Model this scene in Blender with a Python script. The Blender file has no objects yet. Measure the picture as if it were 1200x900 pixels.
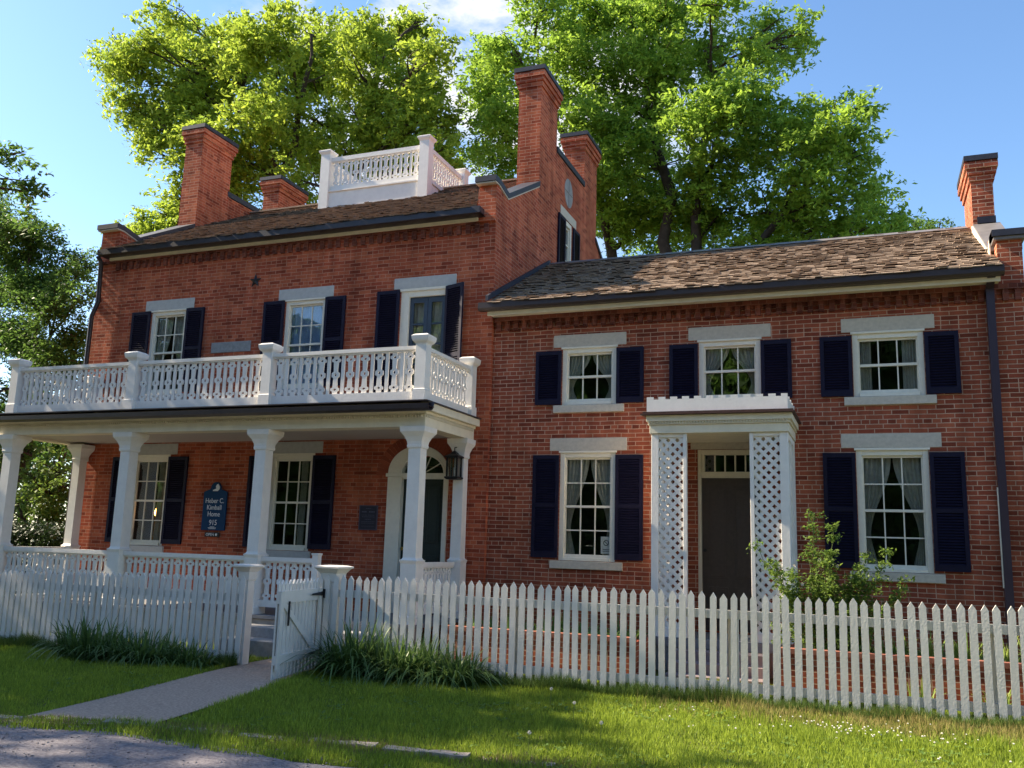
import bpy, math, random
import numpy as np
from mathutils import Vector, Matrix
R = math.radians
random.seed(7); rng = np.random.default_rng(7)
sc = bpy.context.scene
COL = sc.collection

# ------------------------------------------------------------ camera
cam = bpy.data.cameras.new('camera'); co = bpy.data.objects.new('camera', cam); COL.objects.link(co)
cam.sensor_fit = 'HORIZONTAL'; cam.sensor_width = 36.0; cam.lens = 1.06552 * 1000 / 1200 * 36
cam.clip_start = 0.1; cam.clip_end = 2000
r_ = (0.9319392815863836, 0.3613612933854817, 0.0301196128631682)
u_ = (0.03565611582069182, -0.1739813965101224, 0.9841032034664702)
b_ = (0.3608570587377178, -0.9160504840406773, -0.17502483780310693)
co.matrix_world = Matrix(((r_[0], u_[0], b_[0], 0), (r_[1], u_[1], b_[1], -13.65), (r_[2], u_[2], b_[2], 0), (0, 0, 0, 1)))
sc.camera = co
# ------------------------------------------------------------ light
SUN_EL, SUN_A = R(38), R(4)           # elevation; angle in front of the facade, sun stands to the left
sdir = Vector((-math.cos(SUN_EL) * math.cos(SUN_A), -math.cos(SUN_EL) * math.sin(SUN_A), math.sin(SUN_EL)))
sl = bpy.data.lights.new('sun', 'SUN'); sl.energy = 5.0; sl.angle = R(0.55); sl.color = (1.0, 0.86, 0.66)
so = bpy.data.objects.new('sun', sl); COL.objects.link(so); so.rotation_euler = sdir.to_track_quat('Z', 'Y').to_euler()
w = bpy.data.worlds.new('World'); sc.world = w; w.use_nodes = True
nt = w.node_tree; N = nt.nodes; L = nt.links; N.clear()
out = N.new('ShaderNodeOutputWorld'); bg = N.new('ShaderNodeBackground'); bg.inputs[1].default_value = 0.092
sky = N.new('ShaderNodeTexSky'); sky.sky_type = 'NISHITA'; sky.sun_disc = False
sky.sun_elevation = SUN_EL; sky.sun_rotation = math.atan2(sdir.x, sdir.y); sky.air_density = 1.0; sky.dust_density = .35; sky.ozone_density = 2.2
tc = N.new('ShaderNodeTexCoord'); mp = N.new('ShaderNodeMapping'); mp.inputs['Scale'].default_value = (1, 1, 2.0)
nz = N.new('ShaderNodeTexNoise'); nz.inputs['Scale'].default_value = 9.0; nz.inputs['Detail'].default_value = 9; nz.inputs['Roughness'].default_value = .62
cr = N.new('ShaderNodeValToRGB'); cr.color_ramp.elements[0].position = .40; cr.color_ramp.elements[1].position = .60
dt = N.new('ShaderNodeVectorMath'); dt.operation = 'DOT_PRODUCT'
cd = Vector((-0.345, 0.782, 0.519)).normalized(); dt.inputs[1].default_value = cd
m1 = N.new('ShaderNodeMapRange'); m1.inputs[1].default_value = math.cos(R(16)); m1.inputs[2].default_value = math.cos(R(9))
mm = N.new('ShaderNodeMath'); mm.operation = 'MULTIPLY'
sep = N.new('ShaderNodeSeparateXYZ')
m2 = N.new('ShaderNodeMapRange'); m2.inputs[1].default_value = .30; m2.inputs[2].default_value = .06; m2.inputs[3].default_value = 0; m2.inputs[4].default_value = .25
ad = N.new('ShaderNodeMath'); ad.operation = 'MAXIMUM'
mx = N.new('ShaderNodeMix'); mx.data_type = 'RGBA'; mx.inputs[7].default_value = (4.1, 4.15, 4.3, 1)
L.new(tc.outputs['Generated'], mp.inputs[0]); L.new(mp.outputs[0], nz.inputs[0]); L.new(nz.outputs[0], cr.inputs[0])
L.new(tc.outputs['Generated'], dt.inputs[0]); L.new(dt.outputs['Value'], m1.inputs[0]); L.new(m1.outputs[0], mm.inputs[0]); L.new(cr.outputs[0], mm.inputs[1])
L.new(tc.outputs['Generated'], sep.inputs[0]); L.new(sep.outputs[2], m2.inputs[0]); L.new(mm.outputs[0], ad.inputs[0]); L.new(m2.outputs[0], ad.inputs[1])
L.new(ad.outputs[0], mx.inputs[0]); hs = N.new('ShaderNodeHueSaturation'); hs.inputs['Saturation'].default_value = 1.10; hs.inputs['Value'].default_value = 1.0; L.new(sky.outputs[0], hs.inputs['Color']); L.new(hs.outputs[0], mx.inputs[6]); L.new(mx.outputs[2], bg.inputs[0]); L.new(bg.outputs[0], out.inputs[0])
sc.view_settings.view_transform = 'Standard'; sc.view_settings.look = 'None'; sc.view_settings.gamma = 1; sc.view_settings.use_curve_mapping = False
sc.view_settings.exposure = 1.6
sc.render.engine = 'CYCLES'
cy = sc.cycles; cy.max_bounces = 6; cy.diffuse_bounces = 3; cy.glossy_bounces = 3; cy.transparent_max_bounces = 10; cy.transmission_bounces = 3
cy.use_denoising = True; cy.sample_clamp_indirect = 4.0
cy.caustics_reflective = False; cy.caustics_refractive = False

# ------------------------------------------------------------ material helpers
MATS = {}
def mat(name, col, rough=.6, spec=.3, metal=0, noise=0, nscale=20, bump=0, bscale=60, island=0, col2=None, trans=0, emis=None):
    if name in MATS: return MATS[name]
    m = bpy.data.materials.new(name); m.use_nodes = True; MATS[name] = m
    t = m.node_tree; n = t.nodes; l = t.links; p = n['Principled BSDF']
    p.inputs['Roughness'].default_value = rough; p.inputs['Specular IOR Level'].default_value = spec; p.inputs['Metallic'].default_value = metal
    p.inputs['Base Color'].default_value = (*col, 1)
    last = None
    if noise or island or col2:
        g = n.new('ShaderNodeTexCoord'); nz = n.new('ShaderNodeTexNoise'); nz.inputs['Scale'].default_value = nscale; nz.inputs['Detail'].default_value = 6
        nz.inputs['Roughness'].default_value = .65
        l.new(g.outputs['Object'], nz.inputs[0])
        mixc = n.new('ShaderNodeMix'); mixc.data_type = 'RGBA'
        c2 = col2 if col2 else tuple(c * (1 - noise) for c in col)
        mixc.inputs[6].default_value = (*col, 1); mixc.inputs[7].default_value = (*c2, 1)
        if island:
            ge = n.new('ShaderNodeNewGeometry')
            mr = n.new('ShaderNodeMath'); mr.operation = 'MULTIPLY_ADD'; mr.inputs[1].default_value = island; 
            ml = n.new('ShaderNodeMath'); ml.operation = 'MULTIPLY'; ml.inputs[1].default_value = 1 - island
            l.new(nz.outputs[0], ml.inputs[0]); l.new(ge.outputs['Random Per Island'], mr.inputs[0]); l.new(ml.outputs[0], mr.inputs[2])
            l.new(mr.outputs[0], mixc.inputs[0])
        else:
            rp = n.new('ShaderNodeMapRange'); rp.inputs[1].default_value = .35; rp.inputs[2].default_value = .7
            l.new(nz.outputs[0], rp.inputs[0]); l.new(rp.outputs[0], mixc.inputs[0])
        l.new(mixc.outputs[2], p.inputs['Base Color']); last = mixc.outputs[2]
    if bump:
        g2 = n.new('ShaderNodeTexCoord'); n2 = n.new('ShaderNodeTexNoise'); n2.inputs['Scale'].default_value = bscale; n2.inputs['Detail'].default_value = 5
        b = n.new('ShaderNodeBump'); b.inputs['Strength'].default_value = bump; b.inputs['Distance'].default_value = .01
        l.new(g2.outputs['Object'], n2.inputs[0]); l.new(n2.outputs[0], b.inputs['Height']); l.new(b.outputs[0], p.inputs['Normal'])
    if trans:
        tr = n.new('ShaderNodeBsdfTranslucent'); ms = n.new('ShaderNodeMixShader'); ms.inputs[0].default_value = trans
        if last: l.new(last, tr.inputs[0])
        else: tr.inputs[0].default_value = (*col, 1)
        l.new(p.outputs[0], ms.inputs[1]); l.new(tr.outputs[0], ms.inputs[2]); l.new(ms.outputs[0], n['Material Output'].inputs[0])
    if emis:
        p.inputs['Emission Color'].default_value = (*emis[0], 1); p.inputs['Emission Strength'].default_value = emis[1]
    return m

def brick_mat(name, ca, cb, cm, course=.0655, length=.228, stain=.5, mortar=.0065):
    m = bpy.data.materials.new(name); m.use_nodes = True; t = m.node_tree; n = t.nodes; l = t.links; p = n['Principled BSDF']
    p.inputs['Roughness'].default_value = .9; p.inputs['Specular IOR Level'].default_value = .15
    g = n.new('ShaderNodeNewGeometry'); sp = n.new('ShaderNodeSeparateXYZ'); sn = n.new('ShaderNodeSeparateXYZ')
    l.new(g.outputs['Position'], sp.inputs[0]); l.new(g.outputs['True Normal'], sn.inputs[0])
    ab = n.new('ShaderNodeMath'); ab.operation = 'ABSOLUTE'; l.new(sn.outputs[0], ab.inputs[0])
    gt = n.new('ShaderNodeMath'); gt.operation = 'GREATER_THAN'; gt.inputs[1].default_value = .6; l.new(ab.outputs[0], gt.inputs[0])
    mu = n.new('ShaderNodeMix'); mu.data_type = 'FLOAT'
    l.new(gt.outputs[0], mu.inputs[0]); l.new(sp.outputs[0], mu.inputs[2]); l.new(sp.outputs[1], mu.inputs[3])
    cx = n.new('ShaderNodeCombineXYZ'); l.new(mu.outputs[0], cx.inputs[0]); l.new(sp.outputs[2], cx.inputs[1])
    # slight wobble so that the courses are not ruler straight
    nw = n.new('ShaderNodeTexNoise'); nw.inputs['Scale'].default_value = 2.3; nw.inputs['Detail'].default_value = 4; l.new(g.outputs['Position'], nw.inputs[0])
    sb = n.new('ShaderNodeVectorMath'); sb.operation = 'SUBTRACT'; sb.inputs[1].default_value = (.5, .5, .5); l.new(nw.outputs['Color'], sb.inputs[0])
    sc_ = n.new('ShaderNodeVectorMath'); sc_.operation = 'SCALE'; sc_.inputs[3].default_value = .022; l.new(sb.outputs[0], sc_.inputs[0])
    av = n.new('ShaderNodeVectorMath'); av.operation = 'ADD'; l.new(cx.outputs[0], av.inputs[0]); l.new(sc_.outputs[0], av.inputs[1])
    bk = n.new('ShaderNodeTexBrick'); bk.inputs['Scale'].default_value = 1; bk.inputs['Brick Width'].default_value = length; bk.inputs['Row Height'].default_value = course
    bk.inputs['Mortar Size'].default_value = mortar; bk.inputs['Mortar Smooth'].default_value = .25; bk.offset = .5; bk.squash = .5; bk.squash_frequency = 7
    bk.inputs['Color1'].default_value = (0, 0, 0, 1); bk.inputs['Color2'].default_value = (1, 1, 1, 1); bk.inputs['Mortar'].default_value = (0, 0, 0, 1); bk.inputs['Bias'].default_value = 0
    l.new(av.outputs[0], bk.inputs[0])
    rp = n.new('ShaderNodeValToRGB'); e = rp.color_ramp.elements
    e[0].position = 0; e[0].color = (*[c * .68 for c in ca], 1); e[1].position = 1; e[1].color = (*cb, 1)
    for pos, c in ((.10, [c * .75 for c in ca]), (.22, ca), (.6, [(a + b) / 2 for a, b in zip(ca, cb)])):
        q = rp.color_ramp.elements.new(pos); q.color = (*c, 1)
    l.new(bk.outputs['Color'], rp.inputs[0])
    mc = n.new('ShaderNodeMix'); mc.data_type = 'RGBA'; mc.inputs[7].default_value = (*cm, 1)
    l.new(bk.outputs['Fac'], mc.inputs[0]); l.new(rp.outputs[0], mc.inputs[6])
    # blotchy weathering
    ns = n.new('ShaderNodeTexNoise'); ns.inputs['Scale'].default_value = .9; ns.inputs['Detail'].default_value = 8; ns.inputs['Roughness'].default_value = .7; l.new(g.outputs['Position'], ns.inputs[0])
    mr = n.new('ShaderNodeMapRange'); mr.inputs[1].default_value = .3; mr.inputs[2].default_value = .72; mr.inputs[3].default_value = 1.2; mr.inputs[4].default_value = 1 - stain; l.new(ns.outputs[0], mr.inputs[0])
    nf = n.new('ShaderNodeTexNoise'); nf.inputs['Scale'].default_value = 70; nf.inputs['Detail'].default_value = 3; l.new(g.outputs['Position'], nf.inputs[0])
    mf = n.new('ShaderNodeMapRange'); mf.inputs[3].default_value = .75; mf.inputs[4].default_value = 1.25; l.new(nf.outputs[0], mf.inputs[0])
    vp = n.new('ShaderNodeMapping'); vp.inputs['Scale'].default_value = (3.2, 3.2, .35); l.new(g.outputs['Position'], vp.inputs[0])
    n3 = n.new('ShaderNodeTexNoise'); n3.inputs['Scale'].default_value = 1.6; n3.inputs['Detail'].default_value = 6; l.new(vp.outputs[0], n3.inputs[0])
    m3 = n.new('ShaderNodeMapRange'); m3.inputs[1].default_value = .35; m3.inputs[2].default_value = .7; m3.inputs[3].default_value = 1.1; m3.inputs[4].default_value = .72; l.new(n3.outputs[0], m3.inputs[0])
    m4 = n.new('ShaderNodeMath'); m4.operation = 'MULTIPLY'; l.new(m3.outputs[0], m4.inputs[0]); l.new(mf.outputs[0], m4.inputs[1])
    mm = n.new('ShaderNodeMath'); mm.operation = 'MULTIPLY'; l.new(mr.outputs[0], mm.inputs[0]); l.new(m4.outputs[0], mm.inputs[1])
    vs = n.new('ShaderNodeVectorMath'); vs.operation = 'SCALE'; l.new(mc.outputs[2], vs.inputs[0]); l.new(mm.outputs[0], vs.inputs[3])
    l.new(vs.outputs[0], p.inputs['Base Color'])
    iv = n.new('ShaderNodeMath'); iv.operation = 'SUBTRACT'; iv.inputs[0].default_value = 1; l.new(bk.outputs['Fac'], iv.inputs[1])
    ah = n.new('ShaderNodeMath'); ah.operation = 'MULTIPLY_ADD'; ah.inputs[1].default_value = .35; l.new(nf.outputs[0], ah.inputs[0]); l.new(iv.outputs[0], ah.inputs[2])
    b = n.new('ShaderNodeBump'); b.inputs['Strength'].default_value = .6; b.inputs['Distance'].default_value = .006; l.new(ah.outputs[0], b.inputs['Height']); l.new(b.outputs[0], p.inputs['Normal'])
    return m

M_brickM = brick_mat('old_brick', (.40, .082, .040), (.54, .145, .068), (.54, .26, .17), stain=.36, mortar=.0058)
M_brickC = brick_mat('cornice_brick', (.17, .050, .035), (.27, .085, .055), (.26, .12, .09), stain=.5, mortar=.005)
M_brickW = brick_mat('wing_brick', (.30, .070, .038), (.42, .115, .058), (.56, .35, .24), stain=.34, mortar=.0062)
M_white = mat('white_paint', (.85, .81, .75), .6, .2, noise=.09, nscale=7, bump=.15, bscale=40)
M_cream = mat('cream_paint', (.82, .74, .57), .6, .3, noise=.12, nscale=6)
M_frame = mat('frame_paint', (.86, .80, .66), .5, .3, noise=.08, nscale=12)
M_shut = mat('shutter_paint', (.012, .010, .030), .55, .2, noise=.35, nscale=15)
M_dark = mat('dark_metal', (.030, .022, .028), .4, .5, noise=.4, nscale=8)
M_cap = mat('grey_cap_metal', (.20, .185, .18), .45, .4, noise=.3, nscale=5)
M_coping = mat('coping_paint', (.045, .045, .060), .5, .4, noise=.4, nscale=6)
M_stone = mat('limestone', (.62, .55, .45), .85, .2, noise=.18, nscale=18, bump=.25)
M_lint = mat('pale_grey_stone', (.54, .53, .50), .85, .2, noise=.15, nscale=12, bump=.3)
M_stoneg = mat('grey_stone', (.36, .35, .34), .85, .2, noise=.3, nscale=12, bump=.3)
M_shaker = mat('dimmed_roof_shakes', (.30, .215, .155), .85, .15, nscale=5, island=.6, col2=(.13, .09, .07), bump=.5, bscale=50)  # main roof tone; grazing light is painted in as darker brown
M_shake = mat('wood_shakes', (.43, .325, .24), .85, .15, nscale=9, island=.7, col2=(.22, .165, .125), bump=.5, bscale=50)
M_doorg = mat('green_door', (.022, .034, .030), .4, .4, noise=.2)
M_doorb = mat('brown_door', (.085, .066, .056), .45, .4, noise=.2)
M_doorn = mat('slate_door', (.05, .07, .10), .4, .4, noise=.2)
M_ceil = mat('ceiling_paint', (.52, .46, .42), .7, .2)
M_curt = mat('lace_curtain', (.60, .57, .49), .9, .1, noise=.25, nscale=14, trans=.25)
M_curtb = mat('blue_curtain', (.45, .60, .92), .9, .1, noise=.2, nscale=6, trans=.4)
M_iron = mat('black_iron', (.012, .012, .014), .4, .5)
M_sign = mat('blue_board', (.006, .045, .12), .6, .15)
M_letter = mat('sign_letter', (.75, .78, .80), .5, .3)
M_paper = mat('paper', (.7, .7, .68), .8, .1)
M_bronze = mat('bronze_plate', (.018, .017, .035), .35, .5)
M_bark = mat('bark', (.09, .065, .05), .95, .1, noise=.5, nscale=6, bump=.8, bscale=15)
M_floor = mat('porch_floor', (.22, .22, .23), .6, .3, noise=.2)
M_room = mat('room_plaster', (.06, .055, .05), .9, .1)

def glass_mat(name, base=.0, tint=(.85, .93, 1)):
    m = bpy.data.materials.new(name); m.use_nodes = True; t = m.node_tree; n = t.nodes; l = t.links; n.remove(n['Principled BSDF'])
    tr = n.new('ShaderNodeBsdfTransparent'); tr.inputs[0].default_value = (.94, .96, .95, 1)
    gl = n.new('ShaderNodeBsdfGlossy'); gl.inputs['Roughness'].default_value = .015; gl.inputs[0].default_value = (*tint, 1)
    ge = n.new('ShaderNodeNewGeometry'); d_ = n.new('ShaderNodeVectorMath'); d_.operation = 'DOT_PRODUCT'; l.new(ge.outputs['Incoming'], d_.inputs[0]); l.new(ge.outputs['Normal'], d_.inputs[1])
    ab = n.new('ShaderNodeMath'); ab.operation = 'ABSOLUTE'; l.new(d_.outputs['Value'], ab.inputs[0]); iv = n.new('ShaderNodeMath'); iv.operation = 'SUBTRACT'; iv.inputs[0].default_value = 1; l.new(ab.outputs[0], iv.inputs[1])
    pw = n.new('ShaderNodeMath'); pw.operation = 'POWER'; pw.inputs[1].default_value = 5; l.new(iv.outputs[0], pw.inputs[0])
    a = n.new('ShaderNodeMath'); a.operation = 'MULTIPLY_ADD'; a.inputs[1].default_value = .9; a.inputs[2].default_value = .085 + base; l.new(pw.outputs[0], a.inputs[0])
    g = n.new('ShaderNodeTexCoord'); nz = n.new('ShaderNodeTexNoise'); nz.inputs['Scale'].default_value = 2.2; l.new(g.outputs['Object'], nz.inputs[0])
    b = n.new('ShaderNodeBump'); b.inputs['Strength'].default_value = .12; b.inputs['Distance'].default_value = .02; l.new(nz.outputs[0], b.inputs['Height']); l.new(b.outputs[0], gl.inputs['Normal'])
    ms = n.new('ShaderNodeMixShader'); l.new(a.outputs[0], ms.inputs[0]); l.new(tr.outputs[0], ms.inputs[1]); l.new(gl.outputs[0], ms.inputs[2]); l.new(ms.outputs[0], n['Material Output'].inputs[0])
    return m
M_glass = glass_mat('window_glass')

# ------------------------------------------------------------ mesh helpers
def empty(name, loc=(0, 0, 0), parent=None, **kw):
    o = bpy.data.objects.new(name, None); COL.objects.link(o); o.location = loc; o.empty_display_size = .2
    if parent: o.parent = parent
    tag(o, **kw); return o
def tag(o, label=None, cat=None, group=None, kind=None):
    if label: o['label'] = label
    if cat: o['category'] = cat
    if group: o['group'] = group
    if kind: o['kind'] = kind
    return o
def wloc(o):
    v = Vector((0, 0, 0))
    while o is not None: v = v + o.location; o = o.parent
    return v
class MB:
    def __init__(s): s.v = []; s.f = []
    def face(s, *pts):
        i = len(s.v); s.v += [tuple(p) for p in pts]; s.f.append(tuple(range(i, i + len(pts)))); return s
    def box(s, x0, x1, y0, y1, z0, z1):
        if x0 > x1: x0, x1 = x1, x0
        if y0 > y1: y0, y1 = y1, y0
        if z0 > z1: z0, z1 = z1, z0
        i = len(s.v); s.v += [(x, y, z) for z in (z0, z1) for y in (y0, y1) for x in (x0, x1)]
        s.f += [tuple(i + k for k in q) for q in ((0, 2, 3, 1), (4, 5, 7, 6), (0, 1, 5, 4), (2, 6, 7, 3), (0, 4, 6, 2), (1, 3, 7, 5))]; return s
    def hexa(s, b, t):
        i = len(s.v); s.v += [tuple(p) for p in b] + [tuple(p) for p in t]; n = len(b)
        s.f.append(tuple(i + k for k in reversed(range(n)))); s.f.append(tuple(i + n + k for k in range(n)))
        for k in range(n): s.f.append((i + k, i + (k + 1) % n, i + n + (k + 1) % n, i + n + k))
        return s
    def obox(s, c, ax, ay, az):
        c, ax, ay, az = map(Vector, (c, ax, ay, az))
        b = [c - ax - ay - az, c + ax - ay - az, c + ax + ay - az, c - ax + ay - az]; t = [p + 2 * az for p in b]; return s.hexa(b, t)
    def tube(s, pts, rad, n=8, cap=True):
        pts = [Vector(p) for p in pts]
        if not hasattr(rad, '__len__'): rad = [rad] * len(pts)
        rings = []; up = Vector((0, 0, 1)); prev = None
        for k, p in enumerate(pts):
            d = (pts[min(k + 1, len(pts) - 1)] - pts[max(k - 1, 0)]).normalized()
            a = prev if prev is not None else (Vector((1, 0, 0)) if abs(d.z) > .9 else up)
            a = (a - d * a.dot(d)).normalized(); prev = a; b = d.cross(a)
            i = len(s.v); s.v += [tuple(p + (a * math.cos(q * 2 * math.pi / n) + b * math.sin(q * 2 * math.pi / n)) * rad[k]) for q in range(n)]; rings.append(i)
        for k in range(len(rings) - 1):
            for q in range(n): s.f.append((rings[k] + q, rings[k] + (q + 1) % n, rings[k + 1] + (q + 1) % n, rings[k + 1] + q))
        if cap: s.f.append(tuple(rings[0] + q for q in reversed(range(n)))); s.f.append(tuple(rings[-1] + q for q in range(n)))
        return s
    def sqloft(s, cx, cy, prof):
        """square section column: prof = [(z, half width), ...]"""
        i = len(s.v)
        for z, h in prof: s.v += [(cx - h, cy - h, z), (cx + h, cy - h, z), (cx + h, cy + h, z), (cx - h, cy + h, z)]
        for k in range(len(prof) - 1):
            for q in range(4): s.f.append((i + 4 * k + q, i + 4 * k + (q + 1) % 4, i + 4 * k + 4 + (q + 1) % 4, i + 4 * k + 4 + q))
        s.f.append((i + 3, i + 2, i + 1, i)); j = i + 4 * (len(prof) - 1); s.f.append((j, j + 1, j + 2, j + 3)); return s
    def prof_x(s, x0, x1, poly):
        """closed (y,z) polygon extruded along X"""
        return s.hexa([(x0, y, z) for y, z in poly], [(x1, y, z) for y, z in poly])
    def prof_y(s, y0, y1, poly):
        return s.hexa([(x, y0, z) for x, z in poly], [(x, y1, z) for x, z in poly])
    def build(s, name, m, parent=None, smooth=False, bevel=0, **kw):
        o = wloc(parent) if parent else Vector((0, 0, 0))
        me = bpy.data.meshes.new(name); me.from_pydata([(x - o.x, y - o.y, z - o.z) for x, y, z in s.v], [], s.f); me.update()
        ob = bpy.data.objects.new(name, me); COL.objects.link(ob)
        if isinstance(m, (list, tuple)):
            for q in m: me.materials.append(q)
        else: me.materials.append(m)
        if smooth:
            for p in me.polygons: p.use_smooth = True
        if bevel:
            b = ob.modifiers.new('bevel', 'BEVEL'); b.width = bevel; b.segments = 1; b.limit_method = 'ANGLE'
        if parent: ob.parent = parent
        tag(ob, **kw); return ob
def fast_mesh(name, verts, faces, m, parent=None, **kw):
    """verts (n,3) array, faces (k,3|4) int array"""
    o = wloc(parent) if parent else Vector((0, 0, 0))
    me = bpy.data.meshes.new(name); v = (np.asarray(verts, dtype=np.float32) - np.array(o, dtype=np.float32)); f = np.asarray(faces, dtype=np.int32); k = f.shape[1]
    me.vertices.add(len(v)); me.vertices.foreach_set('co', v.ravel()); me.loops.add(f.size); me.loops.foreach_set('vertex_index', f.ravel())
    me.polygons.add(len(f)); me.polygons.foreach_set('loop_start', np.arange(0, f.size, k, dtype=np.int32)); me.polygons.foreach_set('loop_total', np.full(len(f), k, dtype=np.int32))
    me.update(calc_edges=True); me.validate(); me.materials.append(m)
    ob = bpy.data.objects.new(name, me); COL.objects.link(ob)
    if parent: ob.parent = parent
    tag(ob, **kw); return ob

# ------------------------------------------------------------ ground
def sm(t): t = min(max(t, 0), 1); return t * t * (3 - 2 * t)
def gz(x, y):
    return -1.57 - .075 * sm((-5.9 - x) / 2) - .05 * sm((-3.2 - y) / 3.5)
M_soil = mat('lawn_soil', (.08, .11, .03), .95, .05, nscale=3, col2=(.12, .10, .05), bump=.5)
g = MB(); xs = [-300, -120, -60, -35] + [-28 + i * .5 for i in range(77)] + [14, 20, 40, 90, 300]; ys = [-300, -100, -40, -22, -16] + [-13 + i * .5 for i in range(45)] + [14, 20, 35, 80, 300]
vi = np.array([[x, y, gz(x, y)] for y in ys for x in xs]); nx = len(xs)
fi = np.array([[j * nx + i, j * nx + i + 1, (j + 1) * nx + i + 1, (j + 1) * nx + i] for j in range(len(ys) - 1) for i in range(nx - 1)])
fast_mesh('ground', vi, fi, M_soil, kind='structure')
def strip_sheet(name, rows, m, dz, sub=8):
    """rows = list of rows of (x,y) points"""
    v = []; f = []; n = len(rows[0])
    for r0 in rows:
        for (x, y) in r0: v.append((x, y, gz(x, y) + dz))
    for j in range(len(rows) - 1):
        for i in range(n - 1): f.append((j * n + i, j * n + i + 1, (j + 1) * n + i + 1, (j + 1) * n + i))
    return fast_mesh(name, np.array(v), np.array(f), m, kind='structure')
M_road = mat('road_gravel', (.25, .23, .24), .9, .15, nscale=28, col2=(.09, .08, .09), bump=1.0, bscale=70)
M_path = mat('path_aggregate', (.52, .38, .28), .9, .15, nscale=38, col2=(.24, .17, .135), bump=.7, bscale=110)
def roady(x): return -7.52 + .05 * math.sin(x * 2.1) + .04 * math.sin(x * 5.3 + 1) + .02 * (x + 6)* (0 if x < -6 else -1)
rx = [-40, -30, -22] + [-18 + .25 * i for i in range(96)] + [9, 14, 30]
strip_sheet('road', [[(x, y if y < -8 else roady(x)) for x in rx] for y in (-15, -13, -11, -10, -9, -8.5, -7)], M_road, .012)
def pl(t): return (-7.72 + t * .50 - .06 * math.sin(t * 3), -3.2 - t * 3.95)
def pr(t): return (-6.52 + t * .72 + .05 * math.sin(t * 4), -3.2 - t * 3.72)
rows = [[(-7.75, -1.9), (-6.4, -1.9)], [(-7.75, -2.6), (-6.45, -2.6)]]
rows = [[(a[0] + (b[0] - a[0]) * k / 6, a[1] + (b[1] - a[1]) * k / 6) for k in range(7)] for a, b in [((-7.75, -1.9), (-6.4, -1.9)), ((-7.74, -2.6), (-6.45, -2.6))] + [(pl(t / 12), pr(t / 12)) for t in range(14)]]
strip_sheet('path', rows, M_path, .016)
# kerb stones, each lifted by roots a little differently
kx = -7.35
M_kerb = mat('worn_kerb', (.42, .36, .31), .95, .1, nscale=14, col2=(.20, .17, .14), bump=.8, bscale=40)
KS = [(-7.4, -7.26, .5), (-6.86, -7.22, .62), (-6.2, -7.18, .7), (-5.45, -7.12, .45), (-4.93, -7.05, .55), (-4.3, -6.97, .6), (-3.62, -6.93, .7), (-2.85, -6.84, .6)]
for i, (x, y, ln) in enumerate(KS):
    random.seed(i); m_ = MB(); z = gz(x, y); a = R(random.uniform(-3, 3)) + .1; c = Vector((x + ln / 2, y, z + .005 + random.uniform(-.012, .012)))
    n = 9; top = []; bot = []
    ax = Vector((math.cos(a), math.sin(a), random.uniform(-.02, .02))); ay = Vector((-math.sin(a), math.cos(a), 0))
    for k in range(n): top.append(c + ax * (ln * .49 * (2 * k / (n - 1) - 1)) + ay * (-.055 + random.uniform(-.014, .014)))
    for k in range(n): top.append(c + ax * (ln * .49 * (1 - 2 * k / (n - 1))) + ay * (.055 + random.uniform(-.012, .012)))
    m_.hexa([p - Vector((0, 0, .09)) for p in top], [p + Vector((0, 0, .022 + random.uniform(-.006, .006))) for p in top])
    wh = ['first kerb stone from the left, at the corner of the path', 'second kerb stone from the left, along the foot of the path', 'third kerb stone from the left, under the path middle', 'fourth kerb stone, at the right corner of the path', 'fifth kerb stone, first one right of the path in the grass', 'sixth kerb stone, half sunk in grass right of the path', 'seventh kerb stone, mostly hidden by grass', 'last kerb stone on the right, nearly buried in grass'][i]
    m_.build('kerb_stone', M_kerb, label=wh, cat='kerb stone', group='broken kerb stones along the road')

# ------------------------------------------------------------ shared building pieces
def wall_y(mb, x0, x1, z0, z1, y, holes, dep=.14):
    xs = sorted({x0, x1} | {h[i] for h in holes for i in (0, 1)}); zs = sorted({z0, z1} | {h[i] for h in holes for i in (2, 3)})
    for a, b in zip(xs, xs[1:]):
        for c, d in zip(zs, zs[1:]):
            mx_, mz = (a + b) / 2, (c + d) / 2
            if any(h[0] < mx_ < h[1] and h[2] < mz < h[3] for h in holes): continue
            mb.face((a, y, c), (b, y, c), (b, y, d), (a, y, d))
    for a, b, c, d in [h[:4] for h in holes]:
        e = y + dep
        mb.face((a, y, c), (a, y, d), (a, e, d), (a, e, c)); mb.face((b, y, d), (b, y, c), (b, e, c), (b, e, d))
        mb.face((a, y, d), (b, y, d), (b, e, d), (a, e, d)); mb.face((b, y, c), (a, y, c), (a, e, c), (b, e, c))
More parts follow.
